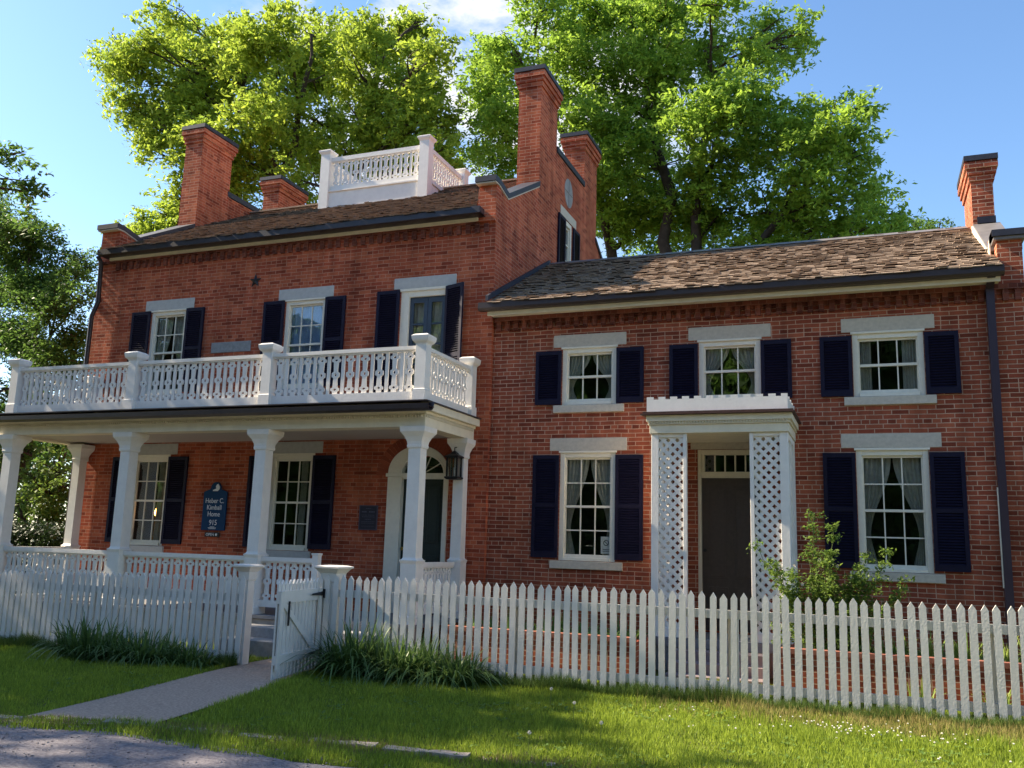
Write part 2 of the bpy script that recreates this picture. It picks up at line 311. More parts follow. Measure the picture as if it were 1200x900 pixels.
def wall_x(mb, x, prof, z0, holes, back=None, dep=.14):
    """wall in plane X=x; prof = [(y,ztop)...]; holes (y0,y1,z0,z1); outward +X if dep>0"""
    ys = sorted({p[0] for p in prof} | {h[i] for h in holes for i in (0, 1)})
    def zt(y):
        for (a, za), (b, zb) in zip(prof, prof[1:]):
            if a <= y <= b and b > a: return za + (zb - za) * (y - a) / (b - a)
        return prof[-1][1]
    segs = []
    for (a, za), (b, zb) in zip(prof, prof[1:]):
        if b - a < 1e-6: continue
        cuts = [a] + [y for y in ys if a < y < b] + [b]
        for c, d in zip(cuts, cuts[1:]):
            segs.append((c, d, za + (zb - za) * (c - a) / (b - a), za + (zb - za) * (d - a) / (b - a)))
    for c, d, zc, zd in segs:
        h = [q for q in holes if q[0] < (c + d) / 2 < q[1]]
        lo = z0
        for q in sorted(h, key=lambda q: q[2]):
            mb.face((x, c, lo), (x, d, lo), (x, d, q[2]), (x, c, q[2])); lo = q[3]
        mb.face((x, c, lo), (x, d, lo), (x, d, zd), (x, c, zc))
    for a, b, c, d in holes:
        e = x - dep
        mb.face((x, a, c), (x, a, d), (e, a, d), (e, a, c)); mb.face((x, b, d), (x, b, c), (e, b, c), (e, b, d))
        mb.face((x, a, d), (x, b, d), (e, b, d), (e, a, d)); mb.face((x, b, c), (x, a, c), (e, a, c), (e, b, c))
def shutter(parent, xh, side, wd, z0, z1, yw, mids, ang=0, label=None):
    """xh hinge x; side +1 extends right; ang opens away from the wall. Frame and louvres in one mesh, hinges as a sub-part"""
    m_ = MB(); a = ang; ux = Vector((side * math.cos(a), -math.sin(a), 0)); un = Vector((-side * math.sin(a) * 1.0, -math.cos(a), 0))
    o = Vector((xh, yw - .012, 0)); st = .055; t = .02
    def bar(u0, u1, za, zb, th=.018, off=.018):
        c = o + ux * ((u0 + u1) / 2) + un * off + Vector((0, 0, (za + zb) / 2)); m_.obox(c, ux * ((u1 - u0) / 2), un * th, Vector((0, 0, (zb - za) / 2)))
    bar(.004, st, z0, z1); bar(wd - st, wd, z0, z1)
    rails = [(z0, z0 + .085)] + [(q - .03, q + .03) for q in mids] + [(z1 - .065, z1)]
    for za, zb in rails: bar(st, wd - st, za, zb, .016, .017)
    for (a0, b0), (a1, b1) in zip(rails, rails[1:]):
        n = max(1, int((a1 - b0) / .038)); s = (a1 - b0) / n
        for k in range(n):
            c = o + ux * (wd / 2) + un * .016 + Vector((0, 0, b0 + (k + .5) * s)); sl = (un * .7 + Vector((0, 0, -.72))).normalized()
            m_.obox(c, ux * (wd / 2 - st), sl * (s * .62), sl.cross(ux) * .003)
    m_.obox(o + ux * (wd / 2) + un * .004 + Vector((0, 0, (z0 + z1) / 2)), ux * (wd / 2 - st), un * .0015, Vector((0, 0, (z1 - z0) / 2 - .06)))
    ob = m_.build('shutter', M_shut, parent, label=label) if label else m_.build('shutter', M_shut, parent)
    return ob
def curtain(m_, xa, xb, zt, zb, y, style):
    """adds folds of cloth between xa (outer) and xb (inner)"""
    nu, nv = 26, 16; idx = {}
    for j in range(nv + 1):
        t = j / nv; z = zt + (zb - zt) * t
        if style == 'tied':
            k = sm(t / .72) if t < .72 else 1 - .25 * sm((t - .72) / .28)
            xi = xb + (xa + (xb - xa) * .22 - xb) * (k ** 1.15)
        elif style == 'wide': k = sm(t / .9); xi = xb + (xa + (xb - xa) * .3 - xb) * k ** 1.5
        else: xi = xb
        for i in range(nu + 1):
            u = i / nu; x = xa + (xi - xa) * u; yy = y + .018 * math.sin(u * 34 + t * 1.5) + .008 * math.sin(u * 71)
            idx[i, j] = len(m_.v); m_.v.append((x, yy, z))
    for j in range(nv):
        for i in range(nu): m_.f.append((idx[i, j], idx[i + 1, j], idx[i + 1, j + 1], idx[i, j + 1]))
def window(house, x0, x1, z0, z1, yw, cols, rows, meet, lintel=None, sill=None, shL=None, shR=None, mids=(), cur='tied', label=None, lm=None, glassm=None, cmat=None, cover=0):
    """sash window in a wall opening. meet = row index of the meeting rail"""
    cx = (x0 + x1) / 2
    wn = empty('window', (cx, yw, z0) - wloc(house), house) if False else empty('window', tuple(Vector((cx, yw, z0)) - wloc(house)), house)
    if label: wn['label'] = label
    f = MB(); fw = .075
    f.box(x0 - .0, x0 + fw, yw + .012, yw + .11, z0, z1); f.box(x1 - fw, x1, yw + .012, yw + .11, z0, z1)
    f.box(x0 + fw, x1 - fw, yw + .014, yw + .11, z1 - .10, z1 - .002); f.box(x0 + fw, x1 - fw, yw - .01, yw + .11, z0 + .001, z0 + .05)
    f.box(x0 - .02, x1 + .02, yw - .016, yw + .03, z1 - .03, z1 + .004)
    f.build('frame', M_frame, wn, bevel=.004)
    gx0, gx1, gz0, gz1 = x0 + fw, x1 - fw, z0 + .05, z1 - .10; ys = yw + .05
    s = MB(); st = .022
    s.box(gx0, gx0 + st, ys, ys + .035, gz0, gz1); s.box(gx1 - st, gx1, ys, ys + .035, gz0, gz1)
    s.box(gx0 + st, gx1 - st, ys, ys + .035, gz1 - .03, gz1); s.box(gx0 + st, gx1 - st, ys, ys + .035, gz0, gz0 + .05)
    ix0, ix1, iz0, iz1 = gx0 + st, gx1 - st, gz0 + .05, gz1 - .03
    for c in range(1, cols): x = ix0 + (ix1 - ix0) * c / cols; s.box(x - .009, x + .009, ys + .006, ys + .03, iz0, iz1)
    for r_i in range(1, rows):
        z = iz0 + (iz1 - iz0) * r_i / rows; h = .018 if r_i == meet else .009
        if r_i == meet: s.box(gx0 + .002, gx1 - .002, ys - .014, ys + .036, z - h, z + h)
        else: s.box(ix0, ix1, ys + .008, ys + .028, z - h, z + h)
    s.build('sash', M_frame, wn)
    MB().box(ix0 - .01, ix1 + .01, ys + .016, ys + .019, iz0 - .01, iz1 + .01).build('pane', glassm or M_glass, wn)
    if cur:
        c = MB()
        if cur == 'full': curtain(c, gx0, gx1, gz1 + .02, gz0, yw + .125, 'straight')
        elif cur == 'slits':
            curtain(c, gx0 + .02, gx0 + (gx1 - gx0) * .22, gz1 + .02, gz0, yw + .125, 'straight'); curtain(c, gx1, gx1 - (gx1 - gx0) * .26, gz1 + .02, gz0, yw + .125, 'straight')
        elif cur == 'band': curtain(c, gx0 + (gx1 - gx0) * .66, gx0 + (gx1 - gx0) * .84, gz1 + .02, gz0, yw + .125, 'straight')
        else:
            curtain(c, gx0, cx - .01, gz1 + .02, gz0, yw + .125, cur); curtain(c, gx1, cx + .01, gz1 + .02, gz0, yw + .135, cur)
        c.build('curtain', cmat or M_curt, wn, smooth=True)
    if lintel: MB().box(lintel[0], lintel[1], yw - .008, yw + .1, lintel[2], lintel[3]).build('lintel', lm or M_stone, wn, bevel=.006)
    if sill: MB().box(sill[0], sill[1], yw - .045, yw + .1, sill[2], sill[3]).build('sill', lm or M_stone, wn, bevel=.006)
    return wn
def shakes(mb, x0, x1, ya, za, yb, zb, exposure=.115, seed=1, thick=.014, butt=None):
    rnd = random.Random(seed); d = Vector((0, yb - ya, zb - za)); Ls = d.length; d.normalize(); n = Vector((0, -d.z, d.y)) if yb > ya else Vector((0, d.z, -d.y))
    if n.z < 0: n = -n
    rows = int(Ls / exposure)
    for r_i in range(rows + 1):
        s0 = r_i * exposure - .03; x = x0 - rnd.uniform(0, .08)
        while x < x1:
            wdt = rnd.uniform(.07, .19); xa = max(x, x0); xb = min(x + wdt - .006, x1); x += wdt
            if xb - xa < .02: continue
            a = s0 + rnd.uniform(-.018, .018); b = min(a + exposure * 1.5, Ls); lift = rnd.choice([0, 0, 0, 0, .006, .012, .02]) + rnd.uniform(0, .006); tk = thick * rnd.uniform(.7, 1.3); sk = rnd.uniform(-.006, .006)
            if rnd.random() < .018: a += .05
            P0 = lambda s, h, xx: (xx, ya + d.y * s + n.y * h, za + d.z * s + n.z * h)
            mb.hexa([P0(a, .012 + lift, xa), P0(a + sk, .012 + lift, xb), P0(b, .001, xb), P0(b, .001, xa)], [P0(a, .012 + lift + tk, xa), P0(a + sk, .012 + lift + tk * rnd.uniform(.7, 1.2), xb), P0(b, .005, xb), P0(b, .005, xa)])
def dentils(mb, x0, x1, y, z0, z1, step, wd, dep):
    n = int((x1 - x0) / step)
    for i in range(n):
        x = x0 + (i + .5) * (x1 - x0) / n; mb.box(x - wd / 2, x + wd / 2, y - dep, y + .01, z0, z1)
def coping(mb, xa, xb, prof, t=.11, over=.03):
    lo = [(y, z - t) for y, z in prof]; 
    for (a, za), (b, zb) in zip(prof, prof[1:]):
        if b - a < 1e-4: continue
        mb.prof_x(xa - over, xb + over, [(a, za - t), (b, zb - t), (b, zb), (a, za)])

ORN = [(0, .030, 0), (.04, .030, 0), (.07, .030, 0), (.085, .052, 0), (.12, .056, .022), (.155, .052, .0), (.175, .030, 0), (.40, .024, 0), (.43, .030, 0), (.445, .048, 0), (.50, .050, .016), (.555, .048, 0), (.57, .030, 0), (.60, .024, 0), (.825, .030, 0), (.845, .052, 0), (.88, .056, .022), (.915, .052, 0), (.93, .030, 0), (.96, .030, 0), (1, .030, 0)]
def sawn(mb, base, u, v, z0, z1, k=1.0, half=.011):
    """sawn keyhole baluster. base=(x,y); u=unit vector along rail; v=normal"""
    H = z1 - z0; u = Vector(u); v = Vector(v)
    P = [(z0 + t * H, w_ * k, h * k) for t, w_, h in ORN]
    def q(uu, z): return Vector((base[0], base[1], z)) + u * uu
    for (za, wa, ha), (zb, wb, hb) in zip(P, P[1:]):
        if ha == 0 and hb == 0: polys = [[q(-wa, za), q(wa, za), q(wb, zb), q(-wb, zb)]]
        else: polys = [[q(-wa, za), q(-ha, za), q(-hb, zb), q(-wb, zb)], [q(ha, za), q(wa, za), q(wb, zb), q(hb, zb)]]
        for p in polys: mb.hexa([x - v * half for x in p], [x + v * half for x in p])
def rail_bay(parent, a, b, z_bot, z_bt, z_tb, z_top, n, name='railing', mt=None, thick=.035, k=1.0, label=None):
    """a,b = (x,y) ends; sawn balusters between a bottom board and a top rail"""
    a = Vector((*a, 0)); b = Vector((*b, 0)); u = (b - a).normalized(); v = Vector((-u.y, u.x, 0)); Ln = (b - a).length; m_ = MB()
    c = (a + b) / 2
    m_.obox(c + Vector((0, 0, (z_bot + z_bt) / 2)), u * Ln / 2, v * thick, Vector((0, 0, (z_bt - z_bot) / 2)))
    m_.obox(c + Vector((0, 0, (z_tb + z_top) / 2 + .012)), u * Ln / 2, v * (thick + .012), Vector((0, 0, (z_top - z_tb) / 2 - .012)))
    m_.obox(c + Vector((0, 0, z_tb + .012)), u * Ln / 2, v * (thick - .008), Vector((0, 0, .0119)))
    rl = m_.build(name, mt or M_white, parent, **({'label': label} if label else {}))
    bl = MB(); s = Ln / n
    for i in range(n):
        p = a + u * (s * (i + .5)); sawn(bl, (p.x, p.y), u, v, z_bt, z_tb, k * 1.36 * min(1, s / .24))
        if i: p = a + u * (s * i); bl.obox((p.x, p.y, (z_bt + z_tb) / 2), u * .027 * min(1, s / .24), v * .011, Vector((0, 0, (z_tb - z_bt) / 2)))
    bl.build('baluster_row', mt or M_white, parent)
    return rl

# ============================================================ MAIN HOUSE
YM = -.08; XL, XR = -14.50, -5.73; GB = -1.75
house = empty('brick_house', (-10.1, 0, -1.65), label='taller old brick house with chimneys, rooftop railing and a white porch', cat='house')
# openings
LW = [(-13.08, -12.206), (-9.91, -9.03)]; UW = [(-12.985, -12.12), (-9.86, -9.0)]
W3 = (-7.478, -6.60)
DX0, DX1, DCX, DSP, DR, DRZ = -7.27, -6.49, -6.88, 1.12, .39, .30
ACX, AR, ARZ = -6.97, .56, .46      # outer casing of the arch
holes = [(a, b, -.20, 1.49) for a, b in LW] + [(a, b, 2.66, 4.32) for a, b in UW] + [(W3[0], W3[1], 2.03, 4.345)]
holes += [(-7.50, -6.44, -1.14, 1.25), (-7.27, -6.55, 1.25, 1.42)]
wl = MB(); wall_y(wl, XL, XR, GB, 5.75, YM, holes)
prof = [(YM, 6.12), (.41, 6.02), (2.0, 6.88), (2.0, 8.0), (5.9, 8.0), (5.9, 7.05), (7.95, 5.9)]
wall_x(wl, XR, prof, GB, [(3.62, 4.14, 5.2, 6.8)])
wall_x(wl, -6.06, prof, 5.3, []); wl.face((-6.06, YM, 5.75), (XR, YM, 5.75), (XR, YM, 6.12), (-6.06, YM, 6.12))
wall_x(wl, XL, prof, GB, []); wall_x(wl, -14.02, prof, 5.3, []); wl.face((XL, YM, 5.75), (-14.02, YM, 5.75), (-14.02, YM, 6.12), (XL, YM, 6.12))
wl.face((XL, 7.95, GB), (XR, 7.95, GB), (XR, 7.95, 5.9), (XL, 7.95, 5.9))
cn = MB(); cn.box(XL + .01, -6.062, YM - .05, YM + .01, 5.385, 5.43)
dentils(cn, -14.05, -5.80, YM, 5.235, 5.383, .17, .08, .048)
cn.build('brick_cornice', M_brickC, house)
# corner strip beyond the gutter end, stepping out under the parapet
wl.box(-6.06, XR + .003, YM - .06, YM + .01, 5.42, 5.52); wl.box(-6.06, XR + .003, YM - .03, YM + .01, 5.52, 6.02)
wl.build('wall', M_brickM, house)
# dark interior partition: floors so that the inside stays dim
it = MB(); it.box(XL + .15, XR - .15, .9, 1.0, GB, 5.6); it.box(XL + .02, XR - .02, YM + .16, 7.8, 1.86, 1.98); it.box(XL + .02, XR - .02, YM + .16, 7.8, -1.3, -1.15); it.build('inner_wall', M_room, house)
# string of voussoirs over the door
vs = MB()
for i in range(30):
    a0 = math.pi * i / 30; a1 = math.pi * (i + 1) / 30 - .012
    P = lambda a, k: (ACX + (AR + k) * math.cos(a), DSP - .02 + (ARZ + k) * math.sin(a))
    q = [P(a0, .004), P(a0, .235), P(a1, .235), P(a1, .004)]
    if max(z for x, z in q) > 1.76: pass
    vs.prof_y(YM - .006, YM + .02, q)
vs.build('door_arch', mat('arch_brick', (.40, .105, .055), .9, .15, island=.8, col2=(.24, .06, .035), bump=.4), house)
# coping of the two parapets
top = [(YM - .13, 6.21), (.0, 6.205), (.42, 6.11), (2.0, 6.97)]
for xa, xb in ((-6.06, XR), (XL, -14.02)):
    for pf, th in ((top, .10), ([(3.0, 8.13), (4.95, 8.13)], .12), ([(5.9, 7.13), (8.0, 5.98)], .10)):
        cp = MB(); coping(cp, xa, xb, pf, th); cp.build('parapet_coping', M_coping, house)
for xa, xb in ((-6.06, XR), (XL, -14.02)):
    wt = MB()
    for (a, za), (b, zb) in zip(top[1:], top[2:]): wt.prof_x(xa - .02, xb + .02, [(a, za - .125), (b, zb - .125), (b, zb - .102), (a, za - .102)])
    wt.box(xa - .02, xb + .02, YM - .11, YM + .08, 6.082, 6.104); wt.build('parapet_trim', M_stone, house)
def chimney(parent, xa, xb, ya, yb, z0, z1, bm, capx=.09, cm=None, label=None):
    c = MB(); c.box(xa, xb, ya, yb, z0, z1 - .42); h = z1 - .42
    for k in range(3): e = .028 * (k + 1); c.box(xa - e, xb + e, ya - e, yb + e, h + .002 + k * .1, h + .1 + k * .1)
    c.box(xa - .06, xb + .06, ya - .06, yb + .06, h + .302, z1 - .09)
    ch = c.build('chimney', bm, parent, **({'label': label} if label else {}))
    q = MB(); q.box(xa - capx, xb + capx, ya - capx, yb + capx, z1 - .088, z1)
    q.build('chimney_cap', cm or M_coping, ch)
    return ch
chimney(house, -6.20, XR + .002, 2.0, 3.0, 6.3, 9.38, M_brickM, label='tall front chimney over the right gable')
chimney(house, -6.20, XR + .002, 4.95, 5.95, 6.3, 9.33, M_brickM, label='rear chimney over the right gable')
chimney(house, -14.48, -14.0, 2.0, 3.05, 6.3, 9.36, M_brickM, label='tall front chimney at the left end of the roof')
chimney(house, -14.48, -14.0, 4.95, 6.05, 6.3, 9.30, M_brickM, label='rear chimney at the left end of the roof')
# chimney shoulder infill brick between valley and chimney
# roof
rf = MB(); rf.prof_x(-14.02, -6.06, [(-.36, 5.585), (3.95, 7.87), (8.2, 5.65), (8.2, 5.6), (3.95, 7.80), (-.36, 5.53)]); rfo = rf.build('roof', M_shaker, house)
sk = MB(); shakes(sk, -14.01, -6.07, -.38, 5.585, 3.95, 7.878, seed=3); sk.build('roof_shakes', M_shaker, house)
fl = MB(); fl.box(-14.03, -13.985, .5, 3.2, 6.1, 6.18)
rc = MB(); rc.box(-14.0, -6.08, 3.85, 4.05, 7.895, 7.93)
rc.build('ridge_cap', M_shake, house)
gt = MB(); gt.prof_x(-14.25, -5.90, [(-.38, 5.50), (-.40, 5.60), (-.385, 5.60), (-.37, 5.515), (-.28, 5.50), (-.28, 5.485), (-.365, 5.485)])
gt.box(-14.25, -5.90, -.36, -.10, 5.487, 5.499); gt.box(-14.25, -14.23, -.385, -.2, 5.487, 5.6); gt.box(-5.92, -5.90, -.385, -.2, 5.487, 5.6)
gt.box(-14.25, -5.90, -.40, -.385, 5.487, 5.602)
gt.build('gutter', M_dark, house)
MB().box(-14.15, -6.03, -.19, YM + .01, 5.502, 5.56).box(-14.15, -6.03, -.17, YM + .01, 5.43, 5.502).build('fascia', M_cream, house)
dp = MB(); dp.tube([(-14.33, -.3, 5.5), (-14.33, -.2, 5.4), (-14.33, -.16, 4.6), (-14.46, -.16, 4.3), (-14.47, -.16, 2.2), (-14.47, -.16, -1.5)], .045, 10); dp.build('downspout', M_dark, house, smooth=True)
# star anchor and date stone
s_ = MB(); pts = []
for k in range(10):
    a = math.pi / 2 + k * math.pi / 5; rr = .135 if k % 2 == 0 else .058; pts.append((-10.585 + rr * math.cos(a), 4.75 + rr * math.sin(a)))
for k in range(10): p, q = pts[k], pts[(k + 1) % 10]; s_.face((p[0], YM - .008, p[1]), (q[0], YM - .008, q[1]), (-10.585, YM - .05, 4.75)); s_.face((p[0], YM + .002, p[1]), (p[0], YM - .008, p[1]), (q[0], YM - .008, q[1]), (q[0], YM + .002, q[1]))
s_.build('star_anchor', M_iron, house)
ds_ = MB(); ds_.box(-11.47, -10.57, YM - .014, YM + .02, 3.40, 3.60)
dso = ds_.build('date_stone', M_stoneg, house, bevel=.006)
# worn writing strokes on the stone
# windows
for (a, b), lb, cu, cmt in ((UW[0], 'upper window at the left end over the balcony', 'wide', None), (UW[1], 'upper window with pale blue curtains over the balcony', 'full', M_curtb)):
    window(house, a, b, 2.66, 4.32, YM, 3, 4, 2, (a - .17, b + .15, 4.325, 4.53), (a - .1, b + .1, 2.54, 2.655), mids=(), cur=cu, label=lb, lm=M_lint, cmat=cmt)
    shutter(house, a - .005, -1, .455, 2.68, 4.31, YM, (3.52,)); shutter(house, b + .005, 1, .425, 2.68, 4.31, YM, (3.52,))
for i, (a, b) in enumerate(LW):
    window(house, a, b, -.20, 1.49, YM, 3, 4, 2, (a - .2, b + .17, 1.495, 1.70), (a - .06, b + .06, -.32, -.205), cur='band' if i == 0 else 'band', label=['lower window under the porch with a lit lamp inside', 'lower window under the porch nearer the arched door'][i], lm=M_lint)
    shutter(house, a - .005, -1, .455, -.16, 1.45, YM, (.64,)); shutter(house, b + .005, 1, .455, -.16, 1.45, YM, (.64,))
# balcony double door
bd = empty('balcony_door', tuple(Vector((-7.04, YM, 2.0)) - wloc(house)), house)
f = MB(); a, b = W3; f.box(a, a + .16, YM + .012, YM + .11, 2.03, 4.33); f.box(b - .03, b, YM + .012, YM + .11, 2.03, 4.33); f.box(a + .16, b - .03, YM + .014, YM + .11, 4.20, 4.328); f.box(a - .02, b + .02, YM - .015, YM + .03, 4.30, 4.35)
f.build('frame', M_frame, bd, bevel=.004)
f = MB(); dx0, dx1 = a + .16, b - .03; mid = (dx0 + dx1) / 2
for p, q in ((dx0, mid - .003), (mid + .003, dx1)):
    f.box(p, p + .07, YM + .06, YM + .10, 2.03, 4.20); f.box(q - .07, q, YM + .06, YM + .10, 2.03, 4.20); f.box(p + .07, q - .07, YM + .06, YM + .10, 4.10, 4.20); f.box(p + .07, q - .07, YM + .06, YM + .10, 2.03, 2.6)
    for z in (3.02, 3.36, 3.72): f.box(p + .07, q - .07, YM + .065, YM + .095, z - .015, z + .015)
f.build('door_leaf', M_doorn, bd)
MB().box(dx0 + .06, dx1 - .06, YM + .078, YM + .081, 2.6, 4.11).build('pane', M_glass, bd)
c = MB(); curtain(c, dx0 + .05, dx1 - .05, 4.12, 2.5, YM + .14, 'straight'); c.build('curtain', M_curt, bd, smooth=True)
MB().box(-7.62, -6.42, YM - .008, YM + .1, 4.352, 4.55).build('lintel', M_lint, bd, bevel=.006)
shutter(house, W3[0] - .005, -1, .445, 2.08, 4.33, YM, (3.10,)); shutter(house, W3[1] + .01, 1, .425, 2.08, 4.33, YM, (3.10,), ang=R(22), label='shutter standing half open beside the balcony door')
# gable window on the right side
gw = empty('window', tuple(Vector((XR, 3.88, 5.2)) - wloc(house)), house); gw['label'] = 'window high in the right gable above the wing roof'
f = MB(); x = XR; f.box(x - .11, x - .012, 3.62, 3.70, 5.2, 6.8); f.box(x - .11, x - .012, 4.06, 4.14, 5.2, 6.8); f.box(x - .11, x - .014, 3.70, 4.06, 6.70, 6.8)
f.build('frame', M_frame, gw)
f = MB(); f.box(x - .09, x - .05, 3.70, 3.73, 5.2, 6.7); f.box(x - .09, x - .05, 4.03, 4.06, 5.2, 6.7)
for z in (5.6, 5.95, 6.3, 6.66): f.box(x - .088, x - .045, 3.73, 4.03, z - .015, z + .015)
f.box(x - .085, x - .06, 3.872, 3.888, 5.2, 6.7); f.build('sash', M_frame, gw)
MB().box(x - .075, x - .072, 3.72, 4.04, 5.2, 6.69).build('pane', M_glass, gw)
MB().box(x - .1, x + .008, 3.34, 4.41, 6.805, 7.0).build('lintel', M_stone, gw, bevel=.005)
for ya, yb in ((3.16, 3.60), (4.40 - .24, 4.60)):
    m_ = MB(); m_.box(x + .008, x + .045, ya, ya + .055, 5.2, 6.76); m_.box(x + .008, x + .045, yb - .055, yb, 5.2, 6.76); m_.box(x + .01, x + .043, ya + .055, yb - .055, 6.69, 6.76); m_.box(x + .01, x + .02, ya + .055, yb - .055, 5.2, 6.69)
    for k in range(38): z = 5.25 + k * .038; m_.obox((x + .028, (ya + yb) / 2, z), (.014, 0, -.012), (0, (yb - ya) / 2 - .055, 0), (.002, 0, .0025))
    m_.build('shutter', M_shut, house)
v_ = MB(); n = 20
cc = [(x + .006, 3.85 + .28 * math.cos(2 * math.pi * k / n), 7.43 + .32 * math.sin(2 * math.pi * k / n)) for k in range(n)]
v_.hexa([(p[0] - .02, p[1], p[2]) for p in cc], cc); v_.box(x + .006, x + .02, 3.84, 3.86, 7.13, 7.73); v_.box(x + .007, x + .018, 3.6, 4.1, 7.42, 7.44)
v_.build('gable_medallion', M_stoneg, house)
# door with fanlight
dr = empty('front_door', tuple(Vector((-6.97, YM, -1.14)) - wloc(house)), house); dr['label'] = 'dark green arched front door with white surround'
f = MB()
f.box(-7.53, -7.27, YM - .03, YM + .10, -1.14, 1.08); f.box(-6.49, -6.41, YM - .03, YM + .10, -1.14, 1.08)
f.box(-7.56, -7.25, YM - .05, YM + .10, 1.082, 1.14); f.box(-7.25, -6.40, YM - .035, YM + .10, 1.045, 1.14)
n = 24
for i in range(n):
    a0 = math.pi * i / n; a1 = math.pi * (i + 1) / n
    O = lambda a: (ACX + AR * math.cos(a), 1.142 + ARZ * math.sin(a)); I = lambda a: (-6.88 + .385 * math.cos(a), 1.142 + .29 * math.sin(a))
    f.prof_y(YM - .03, YM + .08, [O(a0), O(a1), I(a1), I(a0)])
    J = lambda a: (-6.88 + .42 * math.cos(a), 1.142 + .32 * math.sin(a))
    f.prof_y(YM - .045, YM - .028, [J(a0), J(a1), I(a1), I(a0)]); 
for k in (1, 2, 3, 4):
    a = math.pi * k / 5; e = (-6.88 + .385 * math.cos(a), 1.142 + .29 * math.sin(a)); d = Vector((e[0] + 6.88, 0, e[1] - 1.142)); nn = Vector((-d.z, 0, d.x)).normalized() * .008
    f.obox(Vector((-6.88, YM + .02, 1.142)) + d / 2, d / 2, (0, .008, 0), nn)
f.build('door_surround', M_frame, dr, bevel=.003)
MB().prof_y(YM + .03, YM + .034, [(-6.88 + .4 * math.cos(math.pi * k / 16), 1.13 + .3 * math.sin(math.pi * k / 16)) for k in range(17)]).build('fanlight', M_glass, dr)
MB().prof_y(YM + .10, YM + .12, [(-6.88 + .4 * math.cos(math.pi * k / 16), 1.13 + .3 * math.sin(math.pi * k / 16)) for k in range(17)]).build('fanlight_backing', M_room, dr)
# spandrel: the square hole above the springing is closed by wall already (hole top 1.10)
f = MB(); f.box(-7.27, -6.49, YM + .07, YM + .11, -1.14, 1.05)
for (p, q, s, t) in ((-7.18, -6.93, -.9, -.2), (-6.83, -6.58, -.9, -.2), (-7.18, -6.93, .0, .92), (-6.83, -6.58, .0, .92)):
    f.box(p, q, YM + .055, YM + .068, s, t); f.box(p + .04, q - .04, YM + .045, YM + .054, s + .04, t - .04)
f.build('door_leaf', M_doorg, dr, bevel=.004)
MB().tube([(-7.2, YM + .07, -.1), (-7.2, YM, -.1), (-7.2, YM - .02, -.1)], [.012, .012, .03], 10).build('door_knob', mat('brass', (.5, .35, .12), .3, .5, metal=1), dr)
# ---------------- widow's walk on the roof
ww = empty('roof_walk', tuple(Vector((-10.0, 4, 7.3)) - wloc(house)), house); ww['label'] = 'white railed platform on top of the roof'
WX0, WX1, WY0, WY1 = -11.37, -8.62, 2.9, 5.0
b_ = MB(); b_.box(WX0 + .1, WX1 - .1, WY0 + .05, WY0 + .09, 7.1, 7.74); b_.box(WX0 + .1, WX1 - .1, WY1 - .09, WY1 - .05, 7.1, 7.74); b_.box(WX0 + .05, WX0 + .09, WY0 + .1, WY1 - .1, 7.1, 7.74); b_.box(WX1 - .09, WX1 - .05, WY0 + .1, WY1 - .1, 7.1, 7.74)
b_.box(WX0 + .1, WX1 - .1, WY0 + .02, WY0 + .12, 7.742, 7.775); b_.box(WX1 - .12, WX1 - .02, WY0 + .12, WY1 - .1, 7.742, 7.775); b_.box(WX0 + .02, WX0 + .12, WY0 + .12, WY1 - .1, 7.742, 7.775); b_.box(WX0 + .1, WX1 - .1, WY1 - .12, WY1 - .02, 7.742, 7.775)
b_.box(WX0 + .1, WX1 - .1, WY0 + .1, WY1 - .1, 7.68, 7.72)
b_.build('base_panel', M_white, ww)
for px, py in ((WX0 + .12, WY0 + .11), (WX1 - .12, WY0 + .11), (WX0 + .12, WY1 - .11), (WX1 - .12, WY1 - .11)):
    MB().sqloft(px, py, [(7.0, .115), (8.64, .115), (8.66, .125), (8.70, .155), (8.72, .16), (8.74, .16), (8.765, .12)]).build('post', M_white, ww)
for p, q, n in (((WX0 + .235, WY0 + .11), (WX1 - .235, WY0 + .11), 9), ((WX1 - .12, WY0 + .23), (WX1 - .12, WY1 - .23), 7), ((WX0 + .12, WY0 + .23), (WX0 + .12, WY1 - .23), 7), ((WX0 + .235, WY1 - .11), (WX1 - .235, WY1 - .11), 9)):
    rail_bay(ww, p, q, 7.78, 7.90, 8.46, 8.58, n, k=1.05)
# ---------------- porch
po = empty('porch', tuple(Vector((-10.2, -.9, -1.2)) - wloc(house)), house); po['label'] = 'white porch with balcony on square columns'
CY = -1.72; colx = [-14.30, -11.60, -8.87, -6.16]; FLZ = -1.14
cprof = [(FLZ, .14), (FLZ + .10, .14), (FLZ + .12, .125), (-.30, .125), (-.27, .135), (-.25, .14), (-.235, .115), (-.21, .103), (1.36, .098), (1.37, .115), (1.40, .12), (1.42, .115), (1.46, .12), (1.53, .15), (1.58, .185), (1.60, .20), (1.66, .205), (1.676, .205)]
ci = ['left end column of the porch front', 'second column of the porch front from the left', 'third column of the porch front, behind the gate post', 'corner column nearest the front door']
for i, x in enumerate(colx):
    c = MB(); c.sqloft(x, CY, cprof)
    c.build('column', M_white, po, label=ci[i])
for i, x in enumerate((-14.25, -6.13)): MB().sqloft(x, YM - .155, [(z, min(h, .15)) if False else (z, h * .88) for z, h in cprof]).build('column', M_white, po, label=['column against the wall at the left end', 'column against the wall right of the front door'][i])
be = MB()
X0B, X1B = -14.62, -5.99
be.box(X0B, X1B, -1.86, -1.58, 1.678, 1.86); be.box(X1B - .26, X1B, -1.58, YM - .002, 1.678, 1.86); be.box(X0B, X0B + .26, -1.58, YM - .002, 1.678, 1.86)
